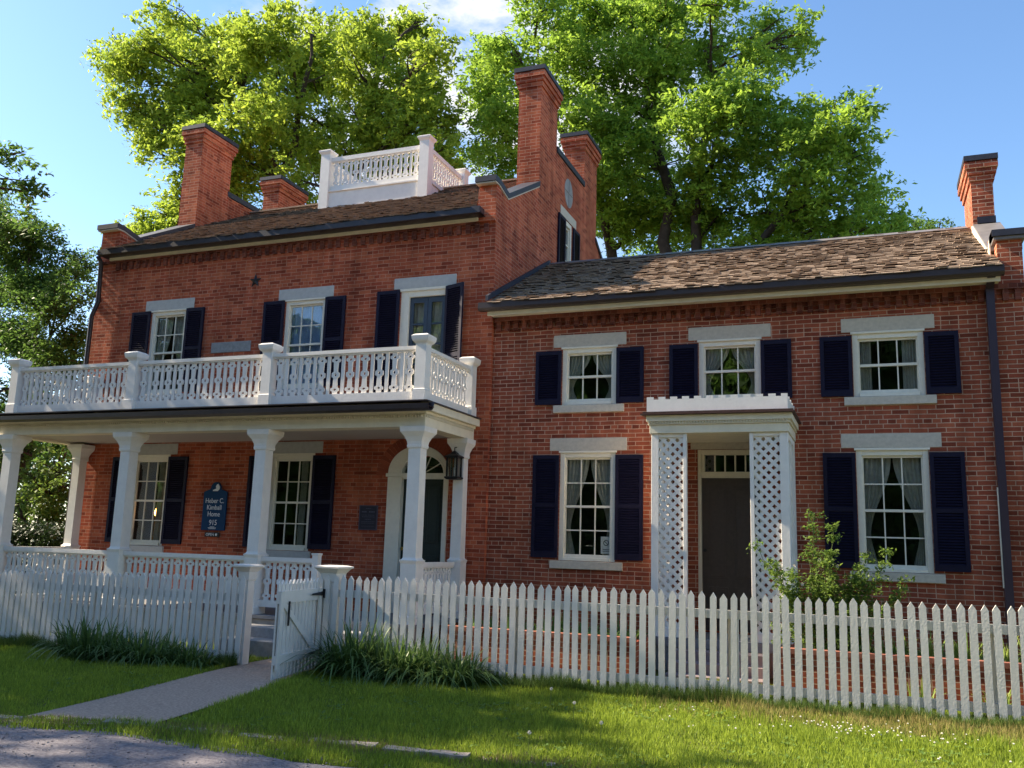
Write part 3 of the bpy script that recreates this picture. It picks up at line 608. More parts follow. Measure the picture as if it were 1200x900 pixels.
be.box(X0B - .03, X1B + .03, -1.90, -1.60, 1.861, 1.90); be.box(X1B - .05, X1B + .03, -1.60, YM - .004, 1.861, 1.90); be.box(X0B - .03, X0B + .05, -1.60, YM - .004, 1.861, 1.90)
be.box(X0B - .09, X1B + .10, -1.96, -1.60, 1.902, 2.015); be.box(X1B - .1, X1B + .10, -1.60, YM - .004, 1.902, 2.015); be.box(X0B - .09, X0B + .1, -1.60, YM - .004, 1.902, 2.015)
n = 190
for i in range(n): x = X0B + .02 + i * (X1B - X0B - .04) / n; be.box(x, x + .022, -1.886, -1.862, 1.815, 1.85)
for i in range(38): y = -1.84 + i * .045; be.box(X1B + .002, X1B + .024, y, y + .022, 1.815, 1.85)
be.build('entablature', M_cream, po)
MB().box(X0B + .2, X1B - .2, -1.6, YM - .003, 1.72, 1.76).build('porch_ceiling', M_ceil, po)
MB().box(X0B - .12, X1B + .13, -2.10, YM - .003, 2.018, 2.035).build('balcony_floor', M_dark, po)
g_ = MB(); g_.prof_x(X0B - .15, -5.80, [(-1.965, 1.985), (-2.0, 1.90), (-2.06, 1.872), (-2.13, 1.872), (-2.17, 1.90), (-2.175, 1.965), (-2.15, 1.97), (-2.14, 1.91), (-2.07, 1.89), (-2.0, 1.93), (-1.965, 2.01)])
g_.box(X0B - .15, -5.80, -2.14, -1.965, 1.93, 1.94)
g_.build('porch_gutter', M_dark, po)
BY = -1.90; BZ = 2.04
pprof = [(BZ, .10), (BZ + .17, .10), (BZ + .18, .085), (2.88, .085), (2.90, .095), (2.93, .125), (2.96, .135), (3.0, .14), (3.01, .14), (3.035, .10)]
bpx = [-14.17, -11.48, -8.76, -6.05]
for i, x in enumerate(bpx): MB().sqloft(x, BY, pprof).build('balcony_post', M_white, po)
for x in (-14.17, -6.05): MB().sqloft(x, YM - .12, pprof).build('balcony_post', M_white, po)
for i in range(3): rail_bay(po, (bpx[i] + .085, BY), (bpx[i + 1] - .085, BY), BZ, 2.19, 2.79, 2.87, 10)
rail_bay(po, (-6.05, BY + .085), (-6.05, YM - .205), BZ, 2.19, 2.79, 2.87, 7); rail_bay(po, (-14.17, BY + .085), (-14.17, YM - .205), BZ, 2.19, 2.79, 2.87, 7)
for i in range(2): rail_bay(po, (colx[i] + .125, CY), (colx[i + 1] - .125, CY), -1.03, -.93, -.37, -.28, 10)
rail_bay(po, (colx[2] + .125, CY), (-7.80, CY), -1.03, -.93, -.37, -.28, 4)
rail_bay(po, (-6.16, CY + .125), (-6.16, YM - .28), -1.03, -.93, -.37, -.28, 6)
rail_bay(po, (-14.3, CY + .125), (-14.3, YM - .28), -1.03, -.93, -.37, -.28, 6)
MB().sqloft(-7.77, CY, [(FLZ, .05), (-.24, .05), (-.22, .06), (-.20, .06)]).build('post', M_white, po)
MB().box(-14.55, -5.98, -1.9, YM - .002, FLZ - .05, FLZ - .001).build('porch_floor', M_floor, po)
MB().box(-14.5, -6.03, -1.86, -1.62, GB, FLZ - .052).build('porch_foundation', M_stoneg, po, bevel=.01)
st_ = empty('stone_steps', (-7.6, -2.3, -1.65), label='grey stone steps leading up to the porch from the garden gate', cat='steps')
for k, (y0, y1, z1) in enumerate(((-2.25, -1.91, -1.27), (-2.6, -1.91, -1.42))):
    MB().box(-8.75 if k == 0 else -8.75, -6.4, y0, y1 if k == 0 else -2.252, GB, z1).build('step', M_stoneg, st_, bevel=.012)

# things on the porch wall
def text_mesh(body, size, loc, m, parent, name, align='CENTER', ext=.002, sx=1.0):
    cu = bpy.data.curves.new(name, 'FONT'); cu.body = body; cu.size = size; cu.align_x = align; cu.extrude = ext; cu.resolution_u = 3; cu.space_line = .95
    t = bpy.data.objects.new(name, cu); COL.objects.link(t); dg = bpy.context.evaluated_depsgraph_get(); dg.update()
    me = bpy.data.meshes.new_from_object(t.evaluated_get(dg)); bpy.data.objects.remove(t); bpy.data.curves.remove(cu)
    ob = bpy.data.objects.new(name, me); COL.objects.link(ob); me.materials.clear(); me.materials.append(m)
    rot = Matrix.Rotation(math.pi / 2, 4, 'X'); me.transform(Matrix.Diagonal((sx, 1, 1, 1))); me.transform(rot)
    if parent: ob.parent = parent; ob.location = Vector(loc) - wloc(parent)
    else: ob.location = loc
    return ob
sg = empty('house_sign', (-11.05, YM, .1), label='blue shaped board sign with white lettering on the porch wall', cat='sign')
m_ = MB(); cxs = -11.055
pts = [(-11.315, .11), (-10.795, .11), (-10.795, .80), (-10.93, .85)] + [(cxs + .115 * math.cos(a), .865 + .115 * math.sin(a)) for a in [R(d) for d in range(-5, 190, 15)]] + [(-11.18, .85), (-11.315, .80)]
m_.prof_y(YM - .035, YM - .012, pts); m_.build('board', M_sign, sg, bevel=.003)
b2 = MB(); b2.prof_y(YM - .035, YM - .012, [(-11.22, -.005), (-10.905, -.005), (-10.905, .075), (-11.22, .075)]); b2.build('open_board', mat('black_board', (.02, .025, .03), .5), sg, label='small black OPEN tag under the sign')
for body, sz, z in (('Heber C.', .125, .60), ('Kimball', .125, .48), ('Home', .125, .36), ('915', .135, .205)):
    text_mesh(body, sz, (cxs, YM - .037, z), M_letter, sg, 'lettering', sx=.88)
text_mesh('OPEN', .07, (-11.10, YM - .037, .012), M_letter, sg, 'lettering')
e_ = MB()
for z_, hw_ in ((.172, .06), (.155, .10), (.138, .085)):
    for q_ in range(int(hw_ / .013)): e_.box(cxs - hw_ + q_ * .026, cxs - hw_ + q_ * .026 + .019, YM - .0385, YM - .036, z_ - .005, z_ + .005)
e_.prof_y(YM - .039, YM - .036, [(cxs - .06, .815), (cxs + .05, .815), (cxs + .085, .85), (cxs + .085, .90), (cxs + .05, .945), (cxs + .02, .935), (cxs, .90), (cxs + .01, .86), (cxs - .06, .835)])
e_.prof_y(YM - .039, YM - .036, [(-10.965 + .022 * math.cos(R(a)), .035 + .022 * math.sin(R(a))) for a in range(0, 360, 30)])
e_.build('emblem', M_letter, sg)
pq = empty('wall_plaque', (-7.87, YM, .2), label='dark bronze plaque on the brick between window and arched door', cat='plaque')
MB().box(-8.03, -7.71, YM - .02, YM - .004, .20, .59).build('plate', M_bronze, pq)
f = MB(); f.box(-8.045, -7.695, YM - .025, YM - .003, .585, .60); f.box(-8.045, -7.695, YM - .025, YM - .003, .185, .20); f.box(-8.045, -8.03, YM - .025, YM - .003, .20, .585); f.box(-7.71, -7.695, YM - .025, YM - .003, .20, .585); f.build('border', mat('plaque_rim', (.10, .08, .11), .4), pq)
rl = random.Random(4); f = MB()
for z, h, segs in ((.545, .010, [(-.05, .05)]), (.49, .022, [(-.125, -.035), (.015, .12)]), (.435, .008, [(-.13, -.02), (0, .12)]), (.405, .008, [(-.12, .13)]), (.365, .010, [(-.06, .06)]), (.325, .007, [(-.13, .13)]), (.30, .007, [(-.13, .12)]), (.25, .006, [(-.12, .12)])):
    for a, b in segs:
        x = a
        while x < b: wd = rl.uniform(.012, .03); f.box(-7.87 + x, -7.87 + min(x + wd, b), YM - .0225, YM - .0195, z - h / 2, z + h / 2); x += wd + .008
f.build('worn_lettering', mat('plaque_letters', (.10, .11, .16), .4), pq)
ln = empty('wall_lantern', (-6.2, -.42, 1.0), label='black iron lantern hanging by the column right of the arched door', cat='lantern')
lx, ly = -6.155, -.44
f = MB()
for dx in (-.085, .085):
    for dy in (-.085, .085): f.box(lx + dx - .012, lx + dx + .012, ly + dy - .012, ly + dy + .012, 1.05, 1.36)
f.sqloft(lx, ly, [(1.01, .09), (1.03, .115), (1.05, .115), (1.055, .10)]); f.sqloft(lx, ly, [(1.355, .10), (1.36, .12), (1.38, .12), (1.42, .05), (1.43, .05), (1.45, .03), (1.47, .012)])
for k in (-.04, .0, .04): f.box(lx + k - .004, lx + k + .004, ly - .09, ly - .085, 1.05, 1.36)
f.tube([(lx, ly, 1.46), (lx, ly, 1.52), (lx, ly + .1, 1.54), (lx, YM - .23, 1.53)], .009, 6)
f.build('cage', M_iron, ln)
MB().box(lx - .078, lx + .078, ly - .078, ly + .078, 1.06, 1.35).build('lantern_glass', glass_mat('lantern_glass', .05), ln)
MB().tube([(lx, ly, 1.055), (lx, ly, 1.2)], .015, 8).build('candle', M_paper, ln)
# lit lamp in the lower left window
lp = empty('table_lamp', (-12.50, .45, -.1), label='small lit oil lamp glowing behind the lower left window', cat='lamp')
LPX = -12.74; MB().sqloft(LPX, .30, [(-.3, .06), (-.1, .05), (.0, .02), (.28, .02), (.32, .04), (.36, .03)]).build('lamp_base', mat('brass', (.5, .35, .12), .3), lp)
f = MB(); f.tube([(LPX, .30, .36 + t * .02) for t in range(8)], [.022, .036, .044, .046, .042, .034, .026, .018], 12); f.build('lamp_shade', mat('lamp_glow', (1, .5, .15), .5, emis=((1, .42, .10), 7)), lp, smooth=True)

# ============================================================ WING
wing = empty('brick_wing', (-1.8, 0, -1.6), label='lower two storey brick wing with shake roof and lattice entrance', cat='house')
WR = 2.09
WU = [(-4.515, -3.62), (-2.336, -1.42), (-.141, .797)]; WLo = [(-4.52, -3.62), (-.145, .79)]
DW = (-2.36, -1.42)
holes = [(a, b, 2.23, 3.172) for a, b in WU] + [(a, b, -.20, 1.495) for a, b in WLo] + [(DW[0], DW[1], -1.12, 1.50)]
wl = MB(); wall_y(wl, XR + .002, WR, GB, 3.95, 0, holes)
wp = [(0, 4.40), (.30, 4.36), (2.1, 5.25), (3.2, 5.25), (5.3, 3.95)]
wall_x(wl, WR, wp, GB, []); wall_x(wl, 1.78, wp, 3.6, []); wl.face((1.78, 0, 3.95), (WR, 0, 3.95), (WR, 0, 4.40), (1.78, 0, 4.40))
wl.face((XR, 5.3, GB), (WR, 5.3, GB), (WR, 5.3, 3.95), (XR, 5.3, 3.95))
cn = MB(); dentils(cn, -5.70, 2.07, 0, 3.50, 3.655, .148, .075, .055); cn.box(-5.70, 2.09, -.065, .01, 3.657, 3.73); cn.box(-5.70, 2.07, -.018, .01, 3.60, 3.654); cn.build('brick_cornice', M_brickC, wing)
wl.build('wall', M_brickW, wing)
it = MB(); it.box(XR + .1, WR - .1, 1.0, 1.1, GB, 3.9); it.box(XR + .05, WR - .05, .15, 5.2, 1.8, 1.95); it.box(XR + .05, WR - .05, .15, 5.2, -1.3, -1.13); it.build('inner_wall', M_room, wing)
rf = MB(); rf.prof_x(-5.72, 1.78, [(-.42, 3.88), (2.65, 5.46), (5.6, 3.94), (5.6, 3.88), (2.65, 5.40), (-.42, 3.84)]); rf.build('roof', M_shake, wing)
sk = MB(); shakes(sk, -5.68, 1.775, -.45, 3.875, 2.65, 5.47, seed=11); sk.build('roof_shakes', M_shake, wing)
MB().prof_x(-5.70, 1.70, [(2.50, 5.435), (2.66, 5.52), (2.80, 5.435), (2.66, 5.50)]).build('ridge_cap', M_cap, wing)
f = MB(); f.prof_x(XR + .003, XR + .05, [(-.42, 3.93), (2.64, 5.49), (2.64, 5.57), (-.42, 4.02)]); f.build('roof_flashing', M_coping, wing)
g_ = MB(); g_.prof_x(-5.84, 1.80, [(-.33, 3.765), (-.43, 3.765), (-.46, 3.80), (-.46, 3.895), (-.445, 3.895), (-.44, 3.81), (-.42, 3.785), (-.33, 3.785)]); g_.box(-5.84, 1.80, -.45, -.33, 3.84, 3.85)
g_.build('gutter', mat('brown_gutter', (.05, .032, .03), .4, .5, noise=.3), wing)
MB().box(-5.72, 1.76, -.33, -.30, 3.70, 3.86).box(-5.72, 1.76, -.30, -.062, 3.735, 3.76).build('fascia', M_cream, wing)
dp = MB(); dp.box(1.60, 1.70, -.13, -.05, -1.3, 3.66); dp.hexa([(1.60, -.13, 3.66), (1.70, -.13, 3.66), (1.70, -.05, 3.66), (1.60, -.05, 3.66)], [(1.60, -.40, 3.78), (1.70, -.40, 3.78), (1.70, -.32, 3.78), (1.60, -.32, 3.78)])
dp.build('downspout', mat('purple_brown_pipe', (.045, .03, .045), .35, .5), wing)
MB().box(1.585, 1.598, -.12, -.08, -.35, .95).build('sun_strip', M_frame, wing)  # pale strip that paints sunlight on the downspout's left side
cp = MB(); coping(cp, 1.78, WR, [(-.08, 4.50), (.22, 4.50)], .09, .06); cp.box(1.72, 2.15, -.10, .22, 4.41, 4.502)
cp.build('parapet_coping', M_coping, wing)
f = MB(); f.box(1.74, 2.13, -.07, .22, 4.365, 4.408)
f.prof_x(1.735, 2.13, [(.223, 4.30), (.36, 4.27), (2.1, 5.28), (2.1, 5.35), (.40, 4.36), (.223, 4.49)])
f.build('parapet_cap', M_cap, wing)
MB().prof_x(1.715, 1.733, [(.223, 4.20), (.36, 4.17), (2.1, 5.22), (2.1, 5.32), (.40, 4.33), (.223, 4.47)]).build('parapet_trim', M_frame, wing)
wc = chimney(wing, 1.74, 2.06, 2.1, 3.2, 4.6, 6.50, M_brickW, label='slim chimney at the right end of the wing roof')
MB().box(1.80, 2.07, 2.07, 2.099, 5.35, 5.46).build('chimney_flashing', M_dark, wc)
UN = ['upper wing window left of the lattice entrance', 'upper wing window over the lattice entrance', 'upper wing window at the right with straight white curtains']
LI = [(-4.667, -3.463), (-2.49, -1.267), (-.284, .947)]
for (a, b), n_, li, cu in zip(WU, UN, LI, ('tied', 'tied', 'slits')):
    window(wing, a, b, 2.23, 3.172, 0, 3, 2, 1, (li[0], li[1], 3.175, 3.378), (a - .13, b + .13, 2.105, 2.226), cur=cu, label=n_)
    wl_ = .438; shutter(wing, a - .003, -1, wl_, 2.24, 3.115, 0, ()); shutter(wing, b + .003, 1, wl_, 2.24, 3.115, 0, ())
for (a, b), n_, li in zip(WLo, ('lower wing window left of the lattice entrance, with a paper notice', 'lower wing window at the right, behind the rose bush'), ((-4.695, -3.44), (-.335, .959))):
    window(wing, a, b, -.20, 1.495, 0, 3, 4, 2, (li[0], li[1], 1.50, 1.70), (a - .13, b + .13, -.325, -.205), cur='tied', label=n_)
    shutter(wing, a - .003, -1, .438, -.165, 1.43, 0, (.64,)); shutter(wing, b + .003, 1, .438, -.165, 1.43, 0, (.64,))
nt_ = empty('paper_notice', (-3.77, .04, .05), label='white paper notice with a crossed circle inside the lower wing window', cat='notice')
MB().box(-3.86, -3.69, .074, .076, -.08, .18).build('sheet', M_paper, nt_)
f = MB(); c0 = (-3.775, .085)
for k in range(16): a0, a1 = 2 * math.pi * k / 16, 2 * math.pi * (k + 1) / 16; f.prof_y(.0725, .0738, [(c0[0] + r * math.cos(a), c0[1] + r * math.sin(a)) for r, a in ((.045, a0), (.045, a1), (.034, a1), (.034, a0))])
f.obox((c0[0], .073, c0[1]), (.028, 0, -.028), (0, .0006, 0), (.003, 0, .003)); f.box(-3.83, -3.72, .0725, .0738, -.02, -.012); f.box(-3.83, -3.72, .0725, .0738, -.045, -.038)
f.build('printing', mat('ink', (.05, .05, .06), .7), nt_)
# wing door
dr = empty('side_door', tuple(Vector((-1.89, 0, -1.12)) - wloc(wing)), wing); a, b = DW
f = MB(); f.box(a, a + .05, .012, .12, -1.12, 1.50); f.box(b - .05, b, .012, .12, -1.12, 1.50); f.box(a + .05, b - .05, .014, .12, 1.42, 1.498); f.box(a + .05, b - .05, .014, .12, 1.08, 1.17)
f.box(a + .05, a + .10, .03, .12, 1.17, 1.42); f.box(b - .10, b - .05, .03, .12, 1.17, 1.42)
for k in range(1, 5): x = a + .1 + (b - a - .2) * k / 5; f.box(x - .011, x + .011, .04, .08, 1.17, 1.42)
f.build('frame', M_cream, dr, bevel=.003)
MB().box(a + .1, b - .1, .058, .061, 1.17, 1.42).build('transom_pane', M_glass, dr)
f = MB(); a += .05; b -= .05; f.box(a, b, .07, .11, -1.12, 1.08); m = (a + b) / 2
for p, q in ((a + .1, m - .05), (m + .05, b - .1)):
    for s, t in ((-1.0, -.5), (-.38, .95)): 
        f.box(p, q, .062, .069, s, t); f.box(p + .03, q - .03, .052, .061, s + .03, t - .03)
f.build('door_leaf', M_doorb, dr, bevel=.003)
MB().tube([(a + .05, .07, .02), (a + .05, .03, .02), (a + .05, .01, .02)], [.01, .012, .026], 10).build('door_knob', M_iron, dr)
MB().box(-2.46, -1.30, -.008, .1, 1.502, 1.70).build('lintel', M_stone, dr)
# portico
pt = empty('portico', tuple(Vector((-1.88, -.6, -1.15)) - wloc(wing)), wing); pt['label'] = 'white lattice entrance with crenellated top'
PX0, PX1, PY = -2.80, -.965, -1.16; PZ = -1.14
def lattice(mb, o, u, v, wd, z0, z1, step=.128, hw=.0235):
    """two crossing layers of strips clipped to the panel"""
    H = z1 - z0; o = Vector(o); u = Vector(u); v = Vector(v)
    def clip(poly):
        for axis, lim, sg_ in ((0, 0, 1), (0, wd, -1), (1, 0, 1), (1, H, -1)):
            outp = []
            for i in range(len(poly)):
                p, q = poly[i], poly[(i + 1) % len(poly)]; dp_, dq = sg_ * (p[axis] - lim), sg_ * (q[axis] - lim)
                if dp_ >= 0: outp.append(p)
                if dp_ * dq < 0: t = dp_ / (dp_ - dq); outp.append((p[0] + (q[0] - p[0]) * t, p[1] + (q[1] - p[1]) * t))
            poly = outp
            if len(poly) < 3: return None
        return poly
    for sgn, off in ((1, .004), (-1, -.004)):
        k = -H - wd
        while k < H + wd:
            s2 = hw * math.sqrt(2)
            p = [(0, k - s2), (wd, k + sgn * wd - s2), (wd, k + sgn * wd + s2), (0, k + s2)]; p = clip(p)
            if p: 
                P3 = [o + u * a_ + Vector((0, 0, z0 + b_2)) + v * off for a_, b_2 in p]; mb.hexa([q - v * .0038 for q in P3], [q + v * .0038 for q in P3])
            k += step
for xa, xb, lw, rw in ((PX0, -2.31, .10, .05), (-1.465, PX1, .05, .11)):
    f = MB(); f.box(xa, xa + lw, PY, PY + .07, PZ, 1.60); f.box(xb - rw, xb, PY, PY + .07, PZ, 1.60); f.box(xa + lw, xb - rw, PY + .01, PY + .06, 1.55, 1.60); f.box(xa + lw, xb - rw, PY + .01, PY + .06, PZ, -1.02)
    f.build('lattice_frame', M_white, pt, bevel=.003)
    f = MB(); lattice(f, (xa + lw, PY + .04, 0), (1, 0, 0), (0, 1, 0), xb - rw - xa - lw, -1.02, 1.55); f.build('lattice', M_white, pt)
for x in (PX0, PX1 - .06):
    f = MB(); f.box(x, x + .06, -.10, -.005, PZ, 1.60); f.box(x, x + .06, -.62, -.56, PZ, 1.60); f.box(x + .005, x + .055, PY + .072, -.62, 1.52, 1.60); f.box(x + .005, x + .055, -.56, -.10, 1.52, 1.60); f.box(x + .005, x + .055, PY + .072, -.10, PZ, -1.0)
    f.build('lattice_frame', M_white, pt)
    f = MB(); lattice(f, (x + .03, PY + .07, 0), (0, 1, 0), (1, 0, 0), 1.0, -1.0, 1.52); f.build('lattice', M_white, pt)
f = MB(); f.box(PX0 - .02, PX1 + .015, PY - .03, -.004, 1.602, 1.72); f.box(PX0 - .045, PX1 + .04, PY - .055, -.004, 1.722, 1.735); f.box(PX0 - .06, PX1 + .06, PY - .075, -.004, 1.765, 1.85)
for i in range(48): x = PX0 - .03 + i * (PX1 - PX0 + .05) / 48; f.box(x, x + .02, PY - .066, PY - .03, 1.737, 1.763)
f.box(PX0 - .03, PX1 + .03, PY - .045, -.004, 1.736, 1.764)
f.build('entablature', M_cream, pt, bevel=.003)
MB().box(PX0 - .13, PX1 + .10, PY - .14, -.003, 1.853, 1.87).box(PX0 - .10, PX1 + .08, PY - .12, -.003, 1.871, 1.895).build('portico_roof', mat('rusty_roof', (.09, .045, .035), .6, .3, noise=.5), pt)
f = MB(); x0_, x1_ = PX0 - .055, PX1 + .01; f.box(x0_, x1_, PY - .06, PY - .035, 1.90, 2.075)
n = 23; s = (x1_ - x0_) / n
for i in range(0, n, 2): f.box(x0_ + i * s, x0_ + (i + 1) * s * 1.0 + .012 if i < n - 1 else x1_, PY - .06, PY - .035, 2.076, 2.11)
for x in (x0_, x1_ - .025):
    f.box(x, x + .025, PY - .034, -.005, 1.90, 2.075)
    for k in range(4): f.box(x, x + .025, -.09 - k * .28, -.02 - k * .28, 2.076, 2.11)
f.build('portico_parapet', M_white, pt)
MB().box(PX0 - .02, PX1 + .02, PY - .02, -.004, PZ - .12, PZ - .002).build('portico_floor', M_floor, pt)
MB().box(PX0 + .01, PX1 - .01, PY + .01, -.004, GB, PZ - .122).build('portico_base', M_stoneg, pt)
ps = empty('portico_steps', (-1.9, -1.6, -1.6), label='grey brown steps up to the lattice entrance behind the fence', cat='steps')
for k in range(3): MB().box(-2.45, -1.25, PY - .03 - .28 * (k + 1), PY - .03 - .28 * k, GB, PZ - .13 - k * .12).build('step', mat('step_paint', (.25, .20, .20), .7, .2, noise=.2), ps)
f = MB(); f.box(-2.66, -2.60, -1.95, -1.24, GB, -.52); f.build('newel', M_white, ps) if False else None

# ------------------------------------------------------------ planters in front of the wing
for i, (xa, xb) in enumerate(((-5.3, -2.75), (-1.05, 2.3))):
    pn = empty('brick_planter', ((xa + xb) / 2, -1.9, -1.6), label=['low brick garden wall left of the lattice entrance steps', 'low brick garden wall under the rose bush at the right'][i], cat='garden wall')
    f = MB(); f.box(xa, xb, -2.35, -2.23, GB, -1.13); f.box(xa, xa + .12, -2.23, -.02, GB, -1.13); f.box(xb - .12, xb, -2.23, -.02, GB, -1.13); f.build('wall', M_brickW, pn)
    MB().box(xa + .12, xb - .12, -2.23, -.02, GB, -1.2).build('soil', M_soil, pn)
    MB().box(xa - .01, xb + .01, -2.365, -2.22, -1.128, -1.07).build('brick_cap', mat('cap_brick', (.30, .11, .07), .9, noise=.3, nscale=8), pn)

# ============================================================ FENCE
def pickets(x0, x1, y, zt, step=.1085, wd=.070, seed=3, zb=lambda x: gz(x, -3.5) + .03):
    rnd = random.Random(seed); m_ = MB(); n = int(abs(x1 - x0) / step)
    for i in range(n + 1):
        x = x0 + (x1 - x0) * i / n; t = zt(x) + rnd.uniform(-.014, .012); b = zb(x) + rnd.uniform(-.03, .02); l = rnd.uniform(-.012, .012); h = wd / 2 + rnd.uniform(-.003, .003)
        P = lambda u, z: (x + u + l * (z - b), z)
        m_.prof_y(y - .015, y + .010, [P(-h, b), P(h, b), P(h, t - .055), P(0, t), P(-h, t - .055)])
    return m_
FY = -3.5
fr_ = empty('picket_fence', (-2, FY, -1.6), label='long white picket fence right of the gate, across the wing', cat='fence')
fl_ = empty('picket_fence', (-11, FY, -1.65), label='white picket fence left of the gate, in front of the porch', cat='fence')
ztR = lambda x: -.425 + (.0 if x > -5.6 else -.01) ; ztL = lambda x: -.50 + (x + 8) * .02
M_picket = mat('picket_paint', (.86, .82, .76), .6, .2, nscale=4, island=.25, col2=(.60, .56, .50), bump=.2, bscale=50)
pickets(-6.52, 3.2, FY, ztR).build('pickets', M_picket, fr_)
pickets(-7.72, -15.2, FY, ztL, seed=5).build('pickets', M_picket, fl_)
f = MB(); f.box(-6.318, 3.3, FY + .012, FY + .05, -.70, -.61); f.box(-6.318, 3.3, FY + .012, FY + .05, -1.44, -1.35); f.build('rail', M_picket, fr_)
f = MB(); f.box(-7.787, -15.2, FY + .012, FY + .05, -.83, -.74); f.box(-7.787, -15.2, FY + .012, FY + .05, -1.56, -1.47); f.build('rail', M_picket, fl_)
def gpost(parent, x, zt, hw, name='gate_post'):
    return MB().sqloft(x, FY + .012 + hw + .001, [(gz(x, FY) - .1, hw), (zt - .22, hw), (zt - .20, hw + .012), (zt - .10, hw + .02), (zt - .05, hw + .06), (zt - .035, hw + .085), (zt - .015, hw + .085), (zt, hw + .02)]).build(name, M_picket, parent)
gpost(fr_, -6.42, -.315, .10); gpost(fl_, -7.715, -.345, .068)
for x in (-3.9, -1.4, 1.1, 3.1): MB().box(x - .05, x + .05, FY + .055, FY + .155, -1.7, -.62).build('post', M_picket, fr_)
for x in (-10.3, -12.8, -15.0): MB().box(x - .05, x + .05, FY + .055, FY + .155, -1.8, -.75).build('post', M_picket, fl_)
# open gate
gate = empty('garden_gate', (-6.53, FY - .01, -1.6), label='white picket gate standing wide open over the path', cat='gate')
GH = Vector((-6.52, FY - .02, 0)); gd = Vector((.13, -1, 0)).normalized(); gn = Vector((gd.y, -gd.x, 0)) ; gn = -gn if gn.x < 0 else gn; GL = 1.10
f = MB(); rnd = random.Random(2); n = 12
for i in range(n):
    c = GH + gd * (.05 + (GL - .09) * i / (n - 1)); b = -1.585; t = -.475 - (0.0); h = .031
    pts = [(-h, b), (h, b), (h, t - .05), (0, t), (-h, t - .05)]
    P3 = [c + gd * a_ + Vector((0, 0, z)) for a_, z in pts]; f.hexa([p + gn * .0 for p in P3], [p - gn * .02 for p in P3])
f.build('pickets', M_picket, gate)
f = MB()
for za, zb in ((-.74, -.60), (-1.42, -1.32)): f.obox(GH + gd * GL / 2 + gn * .012 + Vector((0, 0, (za + zb) / 2)), gd * GL / 2, gn * .011, (0, 0, (zb - za) / 2))
f.obox(GH + gd * (GL - .04) + gn * .036 + Vector((0, 0, -1.04)), gd * .04, gn * .011, (0, 0, .44)); f.obox(GH + gd * .05 + gn * .0352 + Vector((0, 0, -1.04)), gd * .04, gn * .011, (0, 0, .44))
pz = Vector((0, 0, 1)); A = GH + gd * .1 + gn * .012 + pz * -1.34; B = GH + gd * (GL - .1) + gn * .012 + pz * -.72; dd = (B - A); f.obox((A + B) / 2, dd / 2, gn * .0105, dd.normalized().cross(gn) * .035)
f.build('gate_frame', M_picket, gate)
for z in (-.665, -1.37):
    f = MB(); f.hexa([GH + gd * .0 + gn * .049 + Vector((0, 0, z - .028)), GH + gd * .30 + gn * .049 + Vector((0, 0, z - .01)), GH + gd * .32 + gn * .049 + Vector((0, 0, z)), GH + gd * .30 + gn * .049 + Vector((0, 0, z + .01)), GH + gn * .049 + Vector((0, 0, z + .028))],
                     [GH + gd * .0 + gn * .057 + Vector((0, 0, z - .028)), GH + gd * .30 + gn * .057 + Vector((0, 0, z - .01)), GH + gd * .32 + gn * .057 + Vector((0, 0, z)), GH + gd * .30 + gn * .057 + Vector((0, 0, z + .01)), GH + gn * .057 + Vector((0, 0, z + .028))])
    f.obox(GH + Vector((.03, .005, z)), (.05, 0, 0), (0, .012, 0), (0, 0, .055)); f.build('strap_hinge', M_iron, gate)
f = MB(); f.obox(GH + gd * (GL - .24) + gn * .035 + Vector((0, 0, -.86)), gd * .011, gn * .008, (0, 0, .14)); f.build('latch_bar', M_iron, gate)

